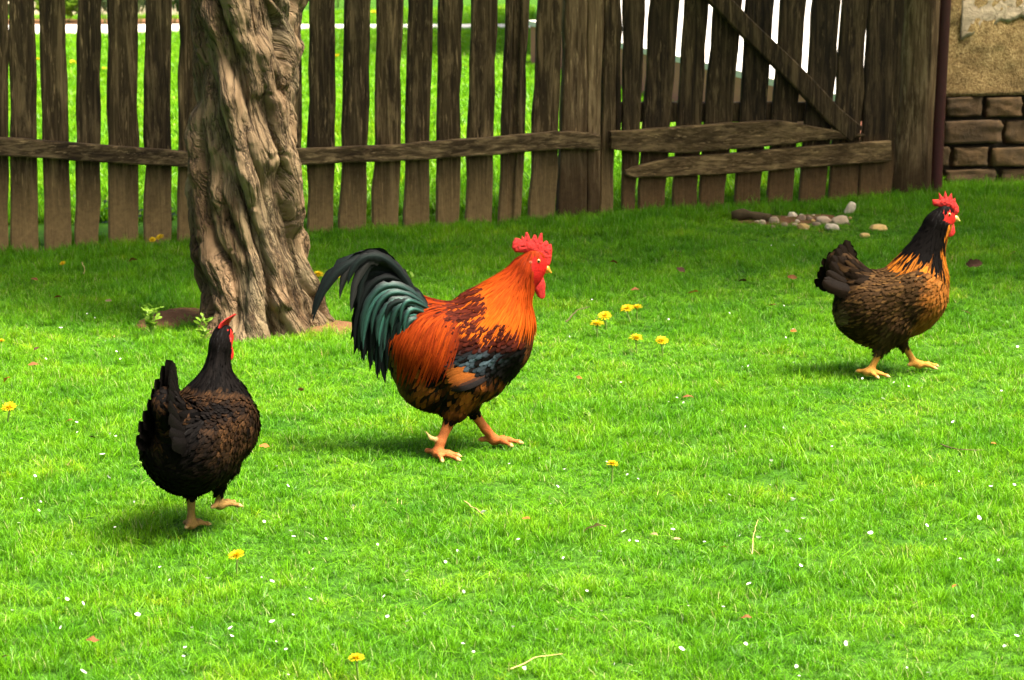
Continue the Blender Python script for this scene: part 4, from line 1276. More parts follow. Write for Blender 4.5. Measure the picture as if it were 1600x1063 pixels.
        # glossy green coverts in layers on both sides
        for s_ in (-1, 1):
            for layer, (cnt, tx0, tx1, tz0, tz1, ap, yy, w, gl) in enumerate([(12, -0.278, -0.165, 0.300, 0.200, 0.545, 0.034, 0.0110, 0.22), (12, -0.262, -0.145, 0.315, 0.215, 0.520, 0.044, 0.0110, 0.55), (11, -0.240, -0.132, 0.335, 0.235, 0.490, 0.053, 0.0105, 0.95), (8, -0.205, -0.122, 0.355, 0.265, 0.460, 0.061, 0.0095, 1.0), (6, -0.170, -0.115, 0.375, 0.300, 0.440, 0.068, 0.0080, 0.7)]):
                for i in range(cnt):
                    t = i / (cnt - 1)
                    tx = tx0 + (tx1 - tx0) * t + rnd.normal(0, 0.006); tz = tz0 + (tz1 - tz0) * t ** 0.8 + rnd.normal(0, 0.009)
                    apz = ap - 0.115 * t + rnd.normal(0, 0.008)
                    r0 = np.array([-0.085, s_ * (0.02 + 0.3 * yy), 0.395 - 0.075 * t])
                    yv = yy + rnd.normal(0, 0.0025)
                    gg = gl * rnd.uniform(0.25, 1.25) * (1 - 0.85 * max(0, t - 0.45)) * (1 if rnd.uniform() > 0.25 else 0.1)
                    out.append(([r0, (-0.12 - 0.02 * (1 - t), s_ * yv, 0.4 * r0[2] + 0.6 * apz), (tx * 0.94 - 0.006, s_ * yv * 1.12, apz), (tx, s_ * yv * 0.95, tz)], w * rnd.uniform(0.85, 1.15), (0, s_, 0.15), 0.45, 0.15 * s_, blk(gg)))
        return out
    px = lambda x, y: ((x - 715) / 595, (712 - y) / 595)
    comb = [px(x, y) for x, y in [(800, 383), (804, 376), (810, 377), (813, 380), (815, 373), (818, 378), (821, 367.5), (823.5, 368), (829, 381), (834, 372), (837, 373), (839, 381), (844, 370), (847, 370), (848, 386), (853, 382), (856, 384), (857, 389), (861, 387), (863, 396), (861, 414), (858, 421), (852, 422), (846, 414), (838, 404), (826, 399), (815, 399), (804, 398), (799, 391)]]
    head = dict(pos=(0.19, 0.5), beak=(0.226, 0.484, 0.246, 0.470), beak_col=(0.45, 0.19, 0.018), eye=(0.205, 0.506, 0.0215), lobe=(0.184, 0.502))
    watt = [((0.211, 0.008, 0.476), (0.212, 0.012, 0.440), 0.010, 0.0125), ((0.212, 0.012, 0.440), (0.219, 0.011, 0.412), 0.0125, 0.009), ((0.190, 0.018, 0.490), (0.204, 0.020, 0.462), 0.010, 0.008)]
    g = on_ground(718, 710)
    r, f = make_bird('rooster', pr, (g[0], g[1], g[2]), math.radians(14), 0.992, skin, plumage, comb, head, tails,
              'orange-red rooster with dark green arched tail and bright red comb, striding right', 'rooster', watt, (0.20, 0.045, 0.016), 21, eye_col=(0.62, 0.30, 0.06))
    return r

# ================= hens
def hen(name, label, loc, yaw, scale, style, legs, wide, seed, head_yaw=0.0, comb_poly=None, comb_bend=None, wattle=None, neck=None):
    (h1, f1, y1), (h2, f2, y2) = legs
    nb, nt_, hd = neck or ((0.066, 0.295), (0.124, 0.440), (0.146, 0.476))
    pr = [((-0.072, 0, 0.200), (0.064, 0, 0.252), 0.094, 0.096, wide, 'body', (-1, 0, 0.05)),
          ((0.075, 0, 0.235), (0.085, 0, 0.285), 0.086, 0.080, wide * 0.95, 'breast', (-0.6, 0, -0.8)),
          ((nb[0], 0, nb[1]), (nt_[0], 0, nt_[1]), 0.084 if style == 'brown' else 0.072, 0.043 if style == 'brown' else 0.030, 0.86, 'neck', (-0.40, 0, -0.95)),
          ((hd[0] - 0.012, 0, hd[1] - 0.014), (hd[0] + 0.004, 0, hd[1] + 0.002), 0.034 if style == 'brown' else 0.030, 0.028, 0.86, 'head', (-0.4, 0, -0.9)),
          ((hd[0] + 0.004, 0, hd[1]), (hd[0] + 0.020, 0, hd[1] - 0.010), 0.025, 0.016, 0.82, 'head', (-0.5, 0, -0.8)),
          ((-0.090, 0, 0.204), (-0.058, 0, 0.166), 0.084, 0.072, wide * 1.02, 'fluff', (-0.45, 0, -0.9)),
          ((-0.085, 0, 0.245), (-0.160, 0, 0.335), 0.076, 0.050, 0.66, 'tailbase', (-0.62, 0, 0.78)),
          ((0.05, 0, 0.198), (-0.03, 0, 0.176), 0.080, 0.080, wide, 'belly', (-0.5, 0, -0.85)),
          ((0.035, -0.086 * wide, 0.252), (-0.095, -0.074 * wide, 0.238), 0.058, 0.034, 0.45, 'wing', (-1, 0, 0.0)),
          ((0.035, 0.086 * wide, 0.252), (-0.095, 0.074 * wide, 0.238), 0.058, 0.034, 0.45, 'wing', (-1, 0, 0.0)),
          ((h1[0] * 0.3, y1 * 1.1, 0.155), (h1[0] * 0.9, y1, h1[1] + 0.016), 0.054, 0.024, 0.9, 'thigh', (-0.1, 0, -1)),
          ((h2[0] * 0.5 + 0.01, y2 * 1.1, 0.155), (h2[0] * 0.95, y2, h2[1] + 0.016), 0.054, 0.024, 0.9, 'thigh', (0.1, 0, -1))]
    for h, f, y in legs:
        m = ((h[0] * 0.3 + f[0] * 0.7), y, h[1] * 0.3 + f[1] * 0.7)
        pr.append(((h[0], y, h[1] + 0.012), m, 0.0115, 0.0088, 1, 'leg', None)); pr.append((m, (f[0], y, f[1] + 0.010), 0.0088, 0.0105, 1, 'leg', None))
        fy = math.radians(-30 if y < 0 else 10) if style == 'brown' else (0.15 if y > 0 else -0.1)
        pr += foot_prims(f[0], y, fy, 0.95, z=max(0.012, f[1]))
    black = style == 'black'
    if black:
        pr = [((p[0][0], p[0][1], p[0][2] + 0.016), (p[1][0], p[1][1], p[1][2] + 0.016), *p[2:]) if p[5] in ('fluff', 'belly') else p for p in pr]
        pr = [((p[0][0], p[0][1], p[0][2] + 0.012), (p[1][0], p[1][1], p[1][2] + 0.012), *p[2:]) if p[5] in ('fluff', 'belly', 'body', 'breast', 'wing', 'tailbase') else p for p in pr]
    GOLD = np.array([0.23, 0.080, 0.015]); HORN = np.array([0.30, 0.155, 0.045])
    BRN = np.array([0.046, 0.0235, 0.0088]); DBR = np.array([0.015, 0.0085, 0.0042]); TAN = np.array([0.13, 0.088, 0.042])
    ORG = np.array([0.29, 0.088, 0.009])
    def skin(P, cl):
        C = np.tile(DBR if not black else C_BLACK * 1.5, (len(P), 1))
        if not black:
            C[np.isin(cl, ['breast', 'belly'])] = GOLD * 0.5; C[np.isin(cl, ['fluff'])] = BRN; C[np.isin(cl, ['neck'])] = C_BLACK * 1.5
        hdm = np.isin(cl, ['head']); C[hdm] = C_BLACK * 1.5
        fc = hdm & (P[:, 0] * 0 + P[:, 0] > hd[0] - 0.008) & (P[:, 2] < hd[1] + 0.020)
        C[fc] = RED * np.array([0.85, 1.6, 1.6])
        lg = cl == 'leg'; base = np.array([0.42, 0.20, 0.035]) if not black else np.array([0.27, 0.155, 0.046])
        C[lg] = base * (1 + 0.22 * vnoise(P[lg] * 110, 4))[:, None]
        C[cl == 'claw'] = (0.5, 0.33, 0.14)
        return C
    def plumage(fld, Vm, Fm, rnd):
        pc = Vm[Fm].mean(1); cls = fld.cls(pc); x, z = pc[:, 0], pc[:, 2]
        def batch(sel, spacing, L, W, pt, lift, off, colfn, flow=None, jit=0.16):
            msk = np.asarray(sel)
            S = scatter(Vm, Fm, spacing, lambda q: msk, rnd)
            n = len(S)
            return feather_batch(fld, S, L(S) * rnd.uniform(0.85, 1.15, n), W * rnd.uniform(0.85, 1.15, n), np.full(n, pt), np.full(n, lift) * rnd.uniform(0.5, 1.5, n), np.full(n, off), flow or fld.flow, lambda s, v, u: colfn(s, v, u, rnd), rnd, jit)
        def bc(c, v): return np.broadcast_to(c[:, None, None, :], (len(c), len(v), 3, 3)).copy()
        def c_body(S, v, u, rnd):
            n = len(S)
            if black:
                amt = np.clip(0.32 + 0.38 * vnoise(S * 16, 2) + 0.35 * vnoise(S * 60, 3), 0, 1) * smooth(0.14, 0.24, S[:, 2]) * smooth(0.14, 0.04, S[:, 0]) * smooth(-0.16, -0.04, S[:, 0])
                b = mixc(C_BLACK * 1.6, np.array([0.030, 0.015, 0.006]), amt)
                out = bc(b * (1 + 0.25 * rnd.normal(0, 1, (n, 1))), v)
                edge = np.clip((np.abs(u)[None, :] > 0.5) * 1.0 * (v[:, None] > 0.3) * (v[:, None] < 0.95), 0, 1)
                lace = np.array([0.12, 0.052, 0.018])
                return mixc(out, np.broadcast_to(lace, out.shape), edge[None] * (amt * 0.75 * (rnd.uniform(0, 1, n) > 0.2))[:, None, None])
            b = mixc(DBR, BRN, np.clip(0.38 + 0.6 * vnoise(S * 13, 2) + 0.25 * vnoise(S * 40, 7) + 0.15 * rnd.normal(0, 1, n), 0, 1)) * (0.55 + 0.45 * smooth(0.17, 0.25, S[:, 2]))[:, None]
            gf = smooth(0.055, 0.115, S[:, 0] + 0.02 * vnoise(S * 40, 9)) * smooth(0.36, 0.31, S[:, 2])
            b = mixc(b, GOLD * 0.85, gf) * (1 + 0.16 * rnd.normal(0, 1, (n, 1)))
            out = bc(b, v)
            sh = (np.abs(u) < 0.5)[None, None, :] * (v > 0.25)[None, :, None] * (rnd.uniform(0, 1, n) > 0.72)[:, None, None] * np.ones((n, len(v), 3))
            out = mixc(out, np.broadcast_to(HORN * 0.5, out.shape), sh * 0.40)
            return out * (1 - 0.25 * (v > 0.85))[None, :, None, None]
        def c_breast(S, v, u, rnd):
            n = len(S)
            if black: return bc(np.tile(C_BLACK * 1.4, (n, 1)) * (1 + 0.2 * rnd.normal(0, 1, (n, 1))), v)
            fr = smooth(0.02, 0.10, S[:, 0])
            b = mixc(mixc(DBR, BRN, 0.5 + 0.5 * vnoise(S * 30, 4)), GOLD * 0.72, np.clip(fr + 0.25 * vnoise(S * 40, 6), 0, 1)) * (1 + 0.18 * rnd.normal(0, 1, (n, 1)))
            out = bc(b, v)
            sh = (np.abs(u) < 0.5)[None, None, :] * np.ones((n, len(v), 3)) * (rnd.uniform(0, 1, n) > 0.5)[:, None, None]
            out = mixc(out, np.broadcast_to(HORN, out.shape), sh * 0.35)
            return out * (1 - 0.45 * (np.abs(u) > 0.5)[None, None, :, None] * (v > 0.6)[None, :, None, None])
        def c_fluff(S, v, u, rnd):
            n = len(S)
            if black:
                return bc(np.tile(C_BLACK * 1.3, (n, 1)) * (1 + 0.3 * rnd.normal(0, 1, (n, 1))) + 0.010 * np.clip(vnoise(S * 30, 5), 0, 1)[:, None] * np.array([1, 0.6, 0.35]), v)
            rear = smooth(-0.01, -0.11, S[:, 0] + 0.03 * vnoise(S * 45, 12)) * smooth(0.25, 0.15, S[:, 2]) * (0.6 + 0.4 * vnoise(S * 60, 13))
            b = mixc(mixc(DBR * 1.2, BRN, 0.5 + 0.5 * vnoise(S * 30, 5)), TAN, np.clip(rear * 0.95, 0, 1)) * (1 + 0.18 * rnd.normal(0, 1, (n, 1)))
            return bc(b, v)
        def c_tb(S, v, u, rnd):
            n = len(S)
            b = C_BLACK * 1.5 if black else DBR * 0.6
            out = bc(np.tile(b, (n, 1)) * (1 + 0.3 * rnd.normal(0, 1, (n, 1))), v)
            if black:
                e = (np.abs(u)[None, None, :] > 0.5) * (rnd.uniform(0, 1, n) > 0.7)[:, None, None] * np.ones((n, len(v), 3))
                out = mixc(out, np.broadcast_to(np.array([0.07, 0.032, 0.012]), out.shape), e * 0.5)
            else:
                e = (np.abs(u)[None, None, :] < 0.5) * (rnd.uniform(0, 1, n) > 0.6)[:, None, None] * np.ones((n, len(v), 3))
                out = mixc(out, np.broadcast_to(BRN, out.shape), e * 0.6)
            return out
        yield batch(np.isin(cls, ['fluff', 'thigh']), 0.0082, lambda S: 0.014 + 0.022 * smooth(0.085, 0.15, S[:, 2]), 0.0055, 0.6, 0.012, 0.0, c_fluff, jit=0.4)
        yield batch(np.isin(cls, ['belly', 'breast']), 0.0080, lambda S: np.full(len(S), 0.026), 0.0052, 0.4, 0.006, 0.001, c_breast)
        yield batch(np.isin(cls, ['body', 'wing']), 0.0076, lambda S: np.full(len(S), 0.028), 0.0060, 0.3, 0.008, 0.0040, c_body)
        # folded flight feathers along the lower edge of each wing
        for s_ in (-1, 1):
            k = 9; t = np.linspace(0, 1, k)
            S = np.stack([0.02 - 0.05 * t, np.full(k, s_ * 0.10 * wide), 0.205 + 0.038 * t], -1)
            yield feather_batch(fld, S, np.full(k, 0.11) - 0.02 * t, np.full(k, 0.0105), np.full(k, 0.2), np.full(k, 0.010), np.linspace(0.003, 0.0015, k), lambda P: np.stack([-np.ones(len(P)), 0 * P[:, 0], 0.10 + 0 * P[:, 0]], -1), lambda s, v, u: c_body(s, v, u, rnd) * 0.9, rnd, 0.03, 8)
        yield batch(np.isin(cls, ['tailbase']), 0.0095, lambda S: np.full(len(S), 0.056), 0.0085, 0.2, 0.007, 0.003, c_tb)
        def c_neck(S, v, u, rnd):
            n = len(S)
            A, B = np.array(hd), np.array(nb)
            t = np.clip(((S[:, [0, 2]] - A) @ (B - A)) / ((B - A) @ (B - A)), 0, 1.2)
            if black:
                out = bc(np.tile(C_BLACK * 1.5, (n, 1)) * (1 + 0.25 * rnd.normal(0, 1, (n, 1))), v)
                e = (np.abs(u)[None, None, :] < 0.5) * smooth(0.75, 1.0, t)[:, None, None] * (rnd.uniform(0, 1, n) > 0.6)[:, None, None] * np.ones((n, len(v), 3))
                return mixc(out, np.broadcast_to(np.array([0.09, 0.04, 0.015]), out.shape), e * 0.7)
            front = smooth(-0.012, 0.025, S[:, 0] - np.interp(S[:, 2], [nb[1], hd[1]], [nb[0] + 0.045, hd[0] - 0.006]))
            low = smooth(0.52, 0.80, t)
            out = bc(np.tile(C_BLACK * 1.4, (n, 1)), v)
            og = np.clip(np.maximum(front, low), 0, 1)
            o2 = ORG * (1 + 0.25 * rnd.normal(0, 1, (n, 1)))
            lace = (0.35 + 0.65 * (np.abs(u) > 0.5))[None, None, :] * np.ones((n, len(v), 3))     # gold edges, black centre
            pickd = (rnd.uniform(0, 1, n) < og * 0.92)
            return np.where((pickd[:, None, None] * (lace > 0.5) + (pickd & (rnd.uniform(0, 1, n) < 0.6))[:, None, None] * (lace <= 0.5))[..., None] > 0.5, bc(o2, v), out)
        def f_neck(P):
            return np.stack([-0.45 + 0.35 * smooth(0.10, 0.16, P[:, 0]), 0 * P[:, 0], -0.9 + 0 * P[:, 0]], -1)
        yield batch(np.isin(cls, ['neck']), 0.0078, lambda S: 0.034 + 0.022 * smooth(hd[1], nb[1] + 0.05, S[:, 2]), 0.0050, 0.75, 0.005, 0.002, c_neck, flow=f_neck, jit=0.1)
        yield batch(np.isin(cls, ['head']) & ((z > hd[1] + 0.018) | (x < hd[0] - 0.006)), 0.0056, lambda S: np.full(len(S), 0.015), 0.0032, 0.6, 0.0015, 0.0003, lambda S, v, u, rnd: bc(np.tile(C_BLACK * 1.5, (len(S), 1)), v), flow=f_neck)
    def tails(rnd):
        out = []
        tips = [(-0.150, 0.405), (-0.168, 0.398), (-0.182, 0.385), (-0.193, 0.368), (-0.203, 0.350), (-0.212, 0.330), (-0.218, 0.312), (-0.222, 0.295)]
        if black: tips = [(x * 0.94 - 0.01 * k / 8, z + 0.045 - 0.008 * k) for k, (x, z) in enumerate(tips)]
        for i, (tx, tz) in enumerate(tips):
            for s_ in (-1, 1):
                y0 = s_ * (0.008 + 0.005 * i)
                def cf(s, us, i=i):
                    c = np.tile((C_BLACK * 1.4 if black else DBR * 0.36), (len(s), len(us), 1))
                    return c * (1.15 - 0.4 * np.abs(us))[None, :, None]
                j = rnd.normal(0, 0.004, 2)
                out.append(([(-0.085, y0 * 0.6, 0.235 + 0.004 * (7 - i)), (-0.115, y0 * 1.2, 0.30 - 0.004 * i), (tx * 0.9, y0 * 1.25, tz - 0.035), (tx + j[0], y0 * 1.1, tz + j[1])], 0.025 if black else 0.021, (0.15, s_, 0.25), 0.25, 0.15 * s_, cf))
        return out
    if comb_poly is None:
        px = lambda x, y: ((x - 1392) / 535, (588 - y) / 530)
        comb_poly = [px(*p) for p in [(1451, 310), (1462, 310), (1461, 299), (1467, 306), (1469, 307), (1471.5, 296.5), (1476, 308), (1482, 300), (1484, 311), (1488, 308), (1489, 314), (1494, 322), (1495, 330), (1492, 334), (1486, 334), (1480, 326), (1471, 322), (1462, 321), (1456, 320), (1452, 318)]]
    head = dict(pos=(hd[0], hd[1]), beak=(hd[0] + 0.030, hd[1] - 0.006, hd[0] + 0.050, hd[1] - 0.016), beak_col=(0.42, 0.29, 0.08), eye=(hd[0] + 0.010, hd[1] + 0.007, 0.0195), lobe=(hd[0] - 0.008, hd[1] - 0.004), yaw=head_yaw)
    if wattle is None:
        wattle = [((hd[0] + 0.020, 0.008, hd[1] - 0.026), (hd[0] + 0.018, 0.012, hd[1] - 0.046), 0.011, 0.0155), ((hd[0] + 0.004, 0.014, hd[1] - 0.016), (hd[0] + 0.008, 0.014, hd[1] - 0.030), 0.009, 0.008)]
    return make_bird(name, pr, loc, yaw, scale, skin, plumage, comb_poly, head, tails, label, 'hen', wattle, (0.42, 0.09, 0.06) if not black else (0.5, 0.03, 0.03), seed, comb_bend=comb_bend, eye_col=(0.6, 0.2, 0.05))[0]

R_ooster = rooster()
g = on_ground(1392, 588)
hen('hen', 'brown hen with black and gold neck and red comb, walking right', (g[0], g[1], g[2]), math.radians(8), 1.0, 'brown',
    (((-0.047, 0.075), (-0.084, 0.014), -0.042), ((0.045, 0.080), (0.096, 0.016), 0.042)), 0.92, 31)
g = on_ground(316, 838)
bl_comb = [(0.096, 0.486), (0.100, 0.500), (0.110, 0.512), (0.118, 0.508), (0.128, 0.518), (0.136, 0.510), (0.146, 0.514), (0.152, 0.502), (0.152, 0.484), (0.140, 0.478), (0.120, 0.478)]
hen('hen', 'black hen with brown-laced back, seen from behind as she walks away', (g[0] - 0.0, g[1] + 0.02, g[2]), math.radians(90 - 22), 0.945, 'black',
    (((0.000, 0.092), (-0.006, 0.014), 0.030), ((0.030, 0.105), (0.030, 0.060), -0.030)), 1.07, 41, head_yaw=0.05, comb_poly=bl_comb,
    comb_bend=lambda P: -0.016 * np.clip((P[:, 2] - 0.488) / 0.02, 0, 1.6) ** 1.5, neck=((0.060, 0.290), (0.100, 0.425), (0.118, 0.462)))

# ------------------------------------------------------------------ stones at the gate
M['pebble'] = stone_mat('pale_stone', (0.50, 0.37, 0.235), 0.15)
M['pebble_yellow'] = stone_mat('ochre_stone', (0.55, 0.36, 0.12), 0.15)
M['pebble_white'] = stone_mat('white_stone', (0.72, 0.60, 0.42), 0.1)
M['pebble_grey'] = stone_mat('brown_stone', (0.26, 0.18, 0.11), 0.3)
stones = [(1209, 346, 6.5, 5.5, 'pebble', 'rounded pinkish stone beside the end of the mossy log', 0), (1238, 339, 6, 5.5, 'pebble_white', 'upright cream pebble standing behind the stone row by the gate', 0.3), (1252, 343, 6, 5, 'pebble_grey', 'brown-grey stone next to the upright cream pebble', -0.5),
          (1265, 343, 4.5, 4, 'pebble_grey', 'small dark stone in the middle of the row by the gate', 0.4), (1287, 347, 10, 6.5, 'pebble', 'large smooth pale stone left of the round buff one', 0.1), (1312, 347, 11, 7, 'pebble', 'large round buff stone at the right end of the row', -0.1),
          (1300, 357, 9.5, 5.5, 'pebble_white', 'whitest stone, lying in front of the row by the gate', 0.1), (1328, 329, 6, 10, 'pebble_white', 'tall cream stone slanting up out of the grass', 0.55), (1348, 322, 5, 3, 'pebble', 'small pale stone in grass right of the slanting stone', 0),
          (1373, 358, 12, 5, 'pebble_yellow', 'long yellowish stone lying alone in the grass nearest the brown hen', 0.05), (1351, 369, 7, 3.5, 'pebble_yellow', 'small ochre stone half sunk below the long yellowish one', 0), (1255, 356, 8, 5, 'pebble_yellow', 'tan stone at the front of the row by the gate', 0.2),
          (1191, 349, 5, 4, 'pebble', 'small stone in front of the mossy log', 0), (1226, 353, 5, 4, 'pebble_grey', 'small brown stone left of the tan front stone', 0.2), (1275, 352, 6, 4, 'pebble_grey', 'brown stone between the tan and the whitest stones', 0), (1242, 352, 4, 3, 'pebble', 'smallest pebble of the front row by the gate', 0),
          (1176, 330, 6, 3.5, 'pebble', 'pale flat stone behind the mossy log', 0), (1141, 334, 4, 3, 'pebble', 'small pale stone at the left end of the mossy log', 0), (1160, 333, 5, 3, 'pebble_white', 'pale chip behind the middle of the mossy log', 0)]
for i, (x, y, hx, hy, mt, lb, rot) in enumerate(stones):
    p = on_ground(x, y + hy * 0.6)
    s = np.linalg.norm(p - CAM) / F_PX * 1.05
    P, Fs = stone_mesh(hx * s, hx * s * 0.8, hy * s, 400 + i * 3, 8, 0.86, 0.13)
    c_, s_ = math.cos(rot), math.sin(rot)
    P = P @ np.array([[c_, 0, s_], [0, 1, 0], [-s_, 0, c_]]).T
    o = mk('stone', P, Fs, M[mt]); o.location = (p[0], p[1], p[2] + hy * s * 0.75)
    tag(o, lb, 'stone', 'stones at the foot of the gate')
rs = np.random.default_rng(8)
for i in range(22):
    x, y = rs.uniform(1180, 1330), rs.normal(350, 5)
    p = on_ground(x, y); hx = rs.uniform(2.2, 4.2); s = np.linalg.norm(p - CAM) / F_PX
    P, Fs = stone_mesh(hx * s, hx * s * rs.uniform(0.6, 0.9), hx * s * rs.uniform(0.5, 0.8), 700 + i * 5, 5, 0.8, 0.22)
    o = mk('pebble', P, Fs, M[['pebble', 'pebble_white', 'pebble_grey', 'pebble_yellow'][i % 4]]); o.location = (p[0], p[1], p[2] + hx * s * 0.75); o.rotation_euler = (0, 0, rs.uniform(0, 6))
    tag(o, 'thumbnail-sized pebble strewn among the bigger stones below the gate', 'pebble', 'small pebbles below the gate')
# mossy log in front of the gate
A_ = on_ground(1143, 345); B_ = on_ground(1203, 347)
s = np.linspace(0, 1, 12)[:, None]
path = A_ * (1 - s) + B_ * s + np.array([0, 0, 0.022]); path[:, 2] += 0.006 * np.sin(s[:, 0] * 5)
Vv, Fs = tube(path, 0.020 + 0.004 * np.sin(np.linspace(0, 9, 12)), 10, True)
Vv = Vv + 0.007 * np.stack([vnoise(Vv * 45, k) for k in (1, 2, 3)], -1) * np.array([1, 1, 0.8])
M['log'] = plain('mossy_log', (0.075, 0.050, 0.020), 0.9, 0.6, 50)
tag(mk('log', Vv, Fs, M['log']), 'short dark mossy log lying on the stones below the gate', 'log')

# ------------------------------------------------------------------ dandelions
M['dandelion'] = plain('dandelion_yellow', (0.62, 0.42, 0.004), 0.6, 0.12, 200, 0.2, 0, 0.25)
M['stem'] = plain('flower_stem', (0.16, 0.24, 0.05), 0.6, 0.2, 60, 0.2, 0)
def dandelion_meshes(seed):
    r = np.random.default_rng(seed)
    V = []; F = []
    for ring, (n, rad, tilt, z) in enumerate([(22, 1.0, 0.10, 0.0), (20, 0.86, 0.38, 0.05), (16, 0.62, 0.75, 0.09), (10, 0.36, 1.1, 0.12)]):
        for i in range(n):
            a = (i + r.uniform(-.3, .3)) / n * 2 * math.pi; tl = tilt + r.normal(0, 0.08); L = rad * r.uniform(0.88, 1.08)
            d = np.array([math.cos(a) * math.cos(tl), math.sin(a) * math.cos(tl), math.sin(tl)]); sd = np.array([-math.sin(a), math.cos(a), 0])
            b = np.array([math.cos(a), math.sin(a), 0]) * 0.08 + np.array([0, 0, z]); w = 0.075
            k = len(V)
            V += [b - sd * w * 0.6, b + sd * w * 0.6, b + d * L * 0.6 + sd * w + np.array([0, 0, .03]), b + d * L * 0.6 - sd * w + np.array([0, 0, .03]), b + d * L + sd * w * 0.6, b + d * L - sd * w * 0.6]
            F += [[k, k + 1, k + 2, k + 3], [k + 3, k + 2, k + 4, k + 5]]
    return np.array(V), F
def cone_mesh():
    prof = [(0.07, -1.0), (0.09, -0.55), (0.28, -0.28), (0.30, 0.02)]
    th = np.arange(8) / 8 * 2 * math.pi
    V = np.concatenate([np.stack([np.cos(th) * r, np.sin(th) * r, np.full(8, z)], -1) for r, z in prof])
    F = [[i * 8 + j, i * 8 + (j + 1) % 8, (i + 1) * 8 + (j + 1) % 8, (i + 1) * 8 + j] for i in range(3) for j in range(8)]
    return V, F
dan = [(14, 637, 10, 'dandelion at the left edge of the lawn, level with the black hen'), (370, 868, 11, 'dandelion on the lawn in front of the black hen, nearest her foot'), (557, 1029, 11, 'dandelion at the very bottom of the lawn'), (957, 725, 8, 'lone dandelion right of the rooster, below his feet'),
       (945, 494, 9, 'upper of the two dandelions left in the cluster beside the rooster'), (933, 507, 10, 'leftmost and lower dandelion of the cluster beside the rooster'), (980, 483, 9, 'left flower of the touching dandelion pair in the cluster'), (995, 481, 8, 'right flower of the touching dandelion pair in the cluster'), (994, 529, 10, 'dandelion at the bottom of the cluster beside the rooster'), (1034, 533, 9, 'rightmost dandelion of the cluster beside the rooster'),
       (98, 412, 4.5, 'small dandelion in front of the left end of the fence'), (238, 375, 5, 'left of two dandelions at the fence just left of the trunk'), (250, 371, 6, 'right of two dandelions at the fence just left of the trunk'), (497, 430, 9, 'dandelion between the trunk and the tip of the rooster tail'), (527, 432, 5, 'small dandelion showing under the arched tail of the rooster'), (2, 533, 5, 'orange-yellow dandelion cut by the left edge of the picture'),
       (60, 93, 4, 'far dandelion beyond the fence, leftmost'), (114, 98, 5, 'far dandelion beyond the fence in the widest left gap'), (163, 108, 4, 'far dandelion beyond the fence, third from left'), (526, 88, 4, 'far dandelion beyond the fence, right of the trunk'), (584, 20, 5, 'farthest dandelion, on the lawn past the path')]
for i, (x, y, r_, lb) in enumerate(dan):
    h = 0.052 if y > 150 else 0.05
    p = on_ground(x, y, h)
    s = np.linalg.norm(p - CAM) / F_PX * r_ * 1.12
    if y < 150: s = max(s, 0.020)
    gz = float(ground(p[0], p[1]))
    root = empty('dandelion', (p[0], p[1], gz))
    tag(root, lb, 'flower', 'dandelions in the grass')
    v, f = dandelion_meshes(i)
    tx, ty = rng.normal(0, 0.22), -0.22 + rng.normal(0, 0.2)
    Rx = np.array([[1, 0, 0], [0, math.cos(-ty), -math.sin(-ty)], [0, math.sin(-ty), math.cos(-ty)]]); Ry = np.array([[math.cos(tx), 0, math.sin(tx)], [0, 1, 0], [-math.sin(tx), 0, math.cos(tx)]])
    mk('flower_head', (v * s) @ (Rx @ Ry).T + p, f, M['dandelion'], root)
    v, f = cone_mesh()
    mk('calyx', (v * np.array([s, s, s * 0.8])) @ (Rx @ Ry).T + p, f, M['stem'], root)
    q = np.array([p[0] + rng.normal(0, 0.008), p[1] + rng.normal(0, 0.008), gz - 0.01])
    tt = np.linspace(0, 1, 6)[:, None]
    Vv, Fs = tube(q * (1 - tt) + (p - np.array([0, 0, s * 0.6])) * tt, np.full(6, 0.0018 + 0.03 * s), 6)
    mk('stem', Vv, Fs, M['stem'], root)

# ------------------------------------------------------------------ fallen white petals
M['petal'] = plain('white_petal', (0.82, 0.78, 0.74), 0.6, 0.06, 80, 0.2, 0, 0.2)
def petal_mesh(seed):
    r = np.random.default_rng(seed)
    n = 9; th = np.arange(n) / n * 2 * math.pi
    rad = 1 + 0.18 * r.normal(0, 1, n) * 0.5
    V = [np.array([0, 0, -0.22])]
    for a, q in zip(th, rad): V.append(np.array([math.cos(a) * q, math.sin(a) * q * 0.72, 0.10 + 0.15 * r.normal(0, 0.5)]))
    F = [[0, 1 + i, 1 + (i + 1) % n] for i in range(n)]
    return np.array(V), F
pm = []
for k in range(7):
    v, f = petal_mesh(k); me = bpy.data.meshes.new('petal'); me.from_pydata(v.tolist(), [], f); me.materials.append(M['petal'])
    me.polygons.foreach_set('use_smooth', [True] * len(me.polygons)); pm.append(me)
def lawn_h(x, y):
    return 0.030 + 0.010 * n2(x, y, 2.3, 17)
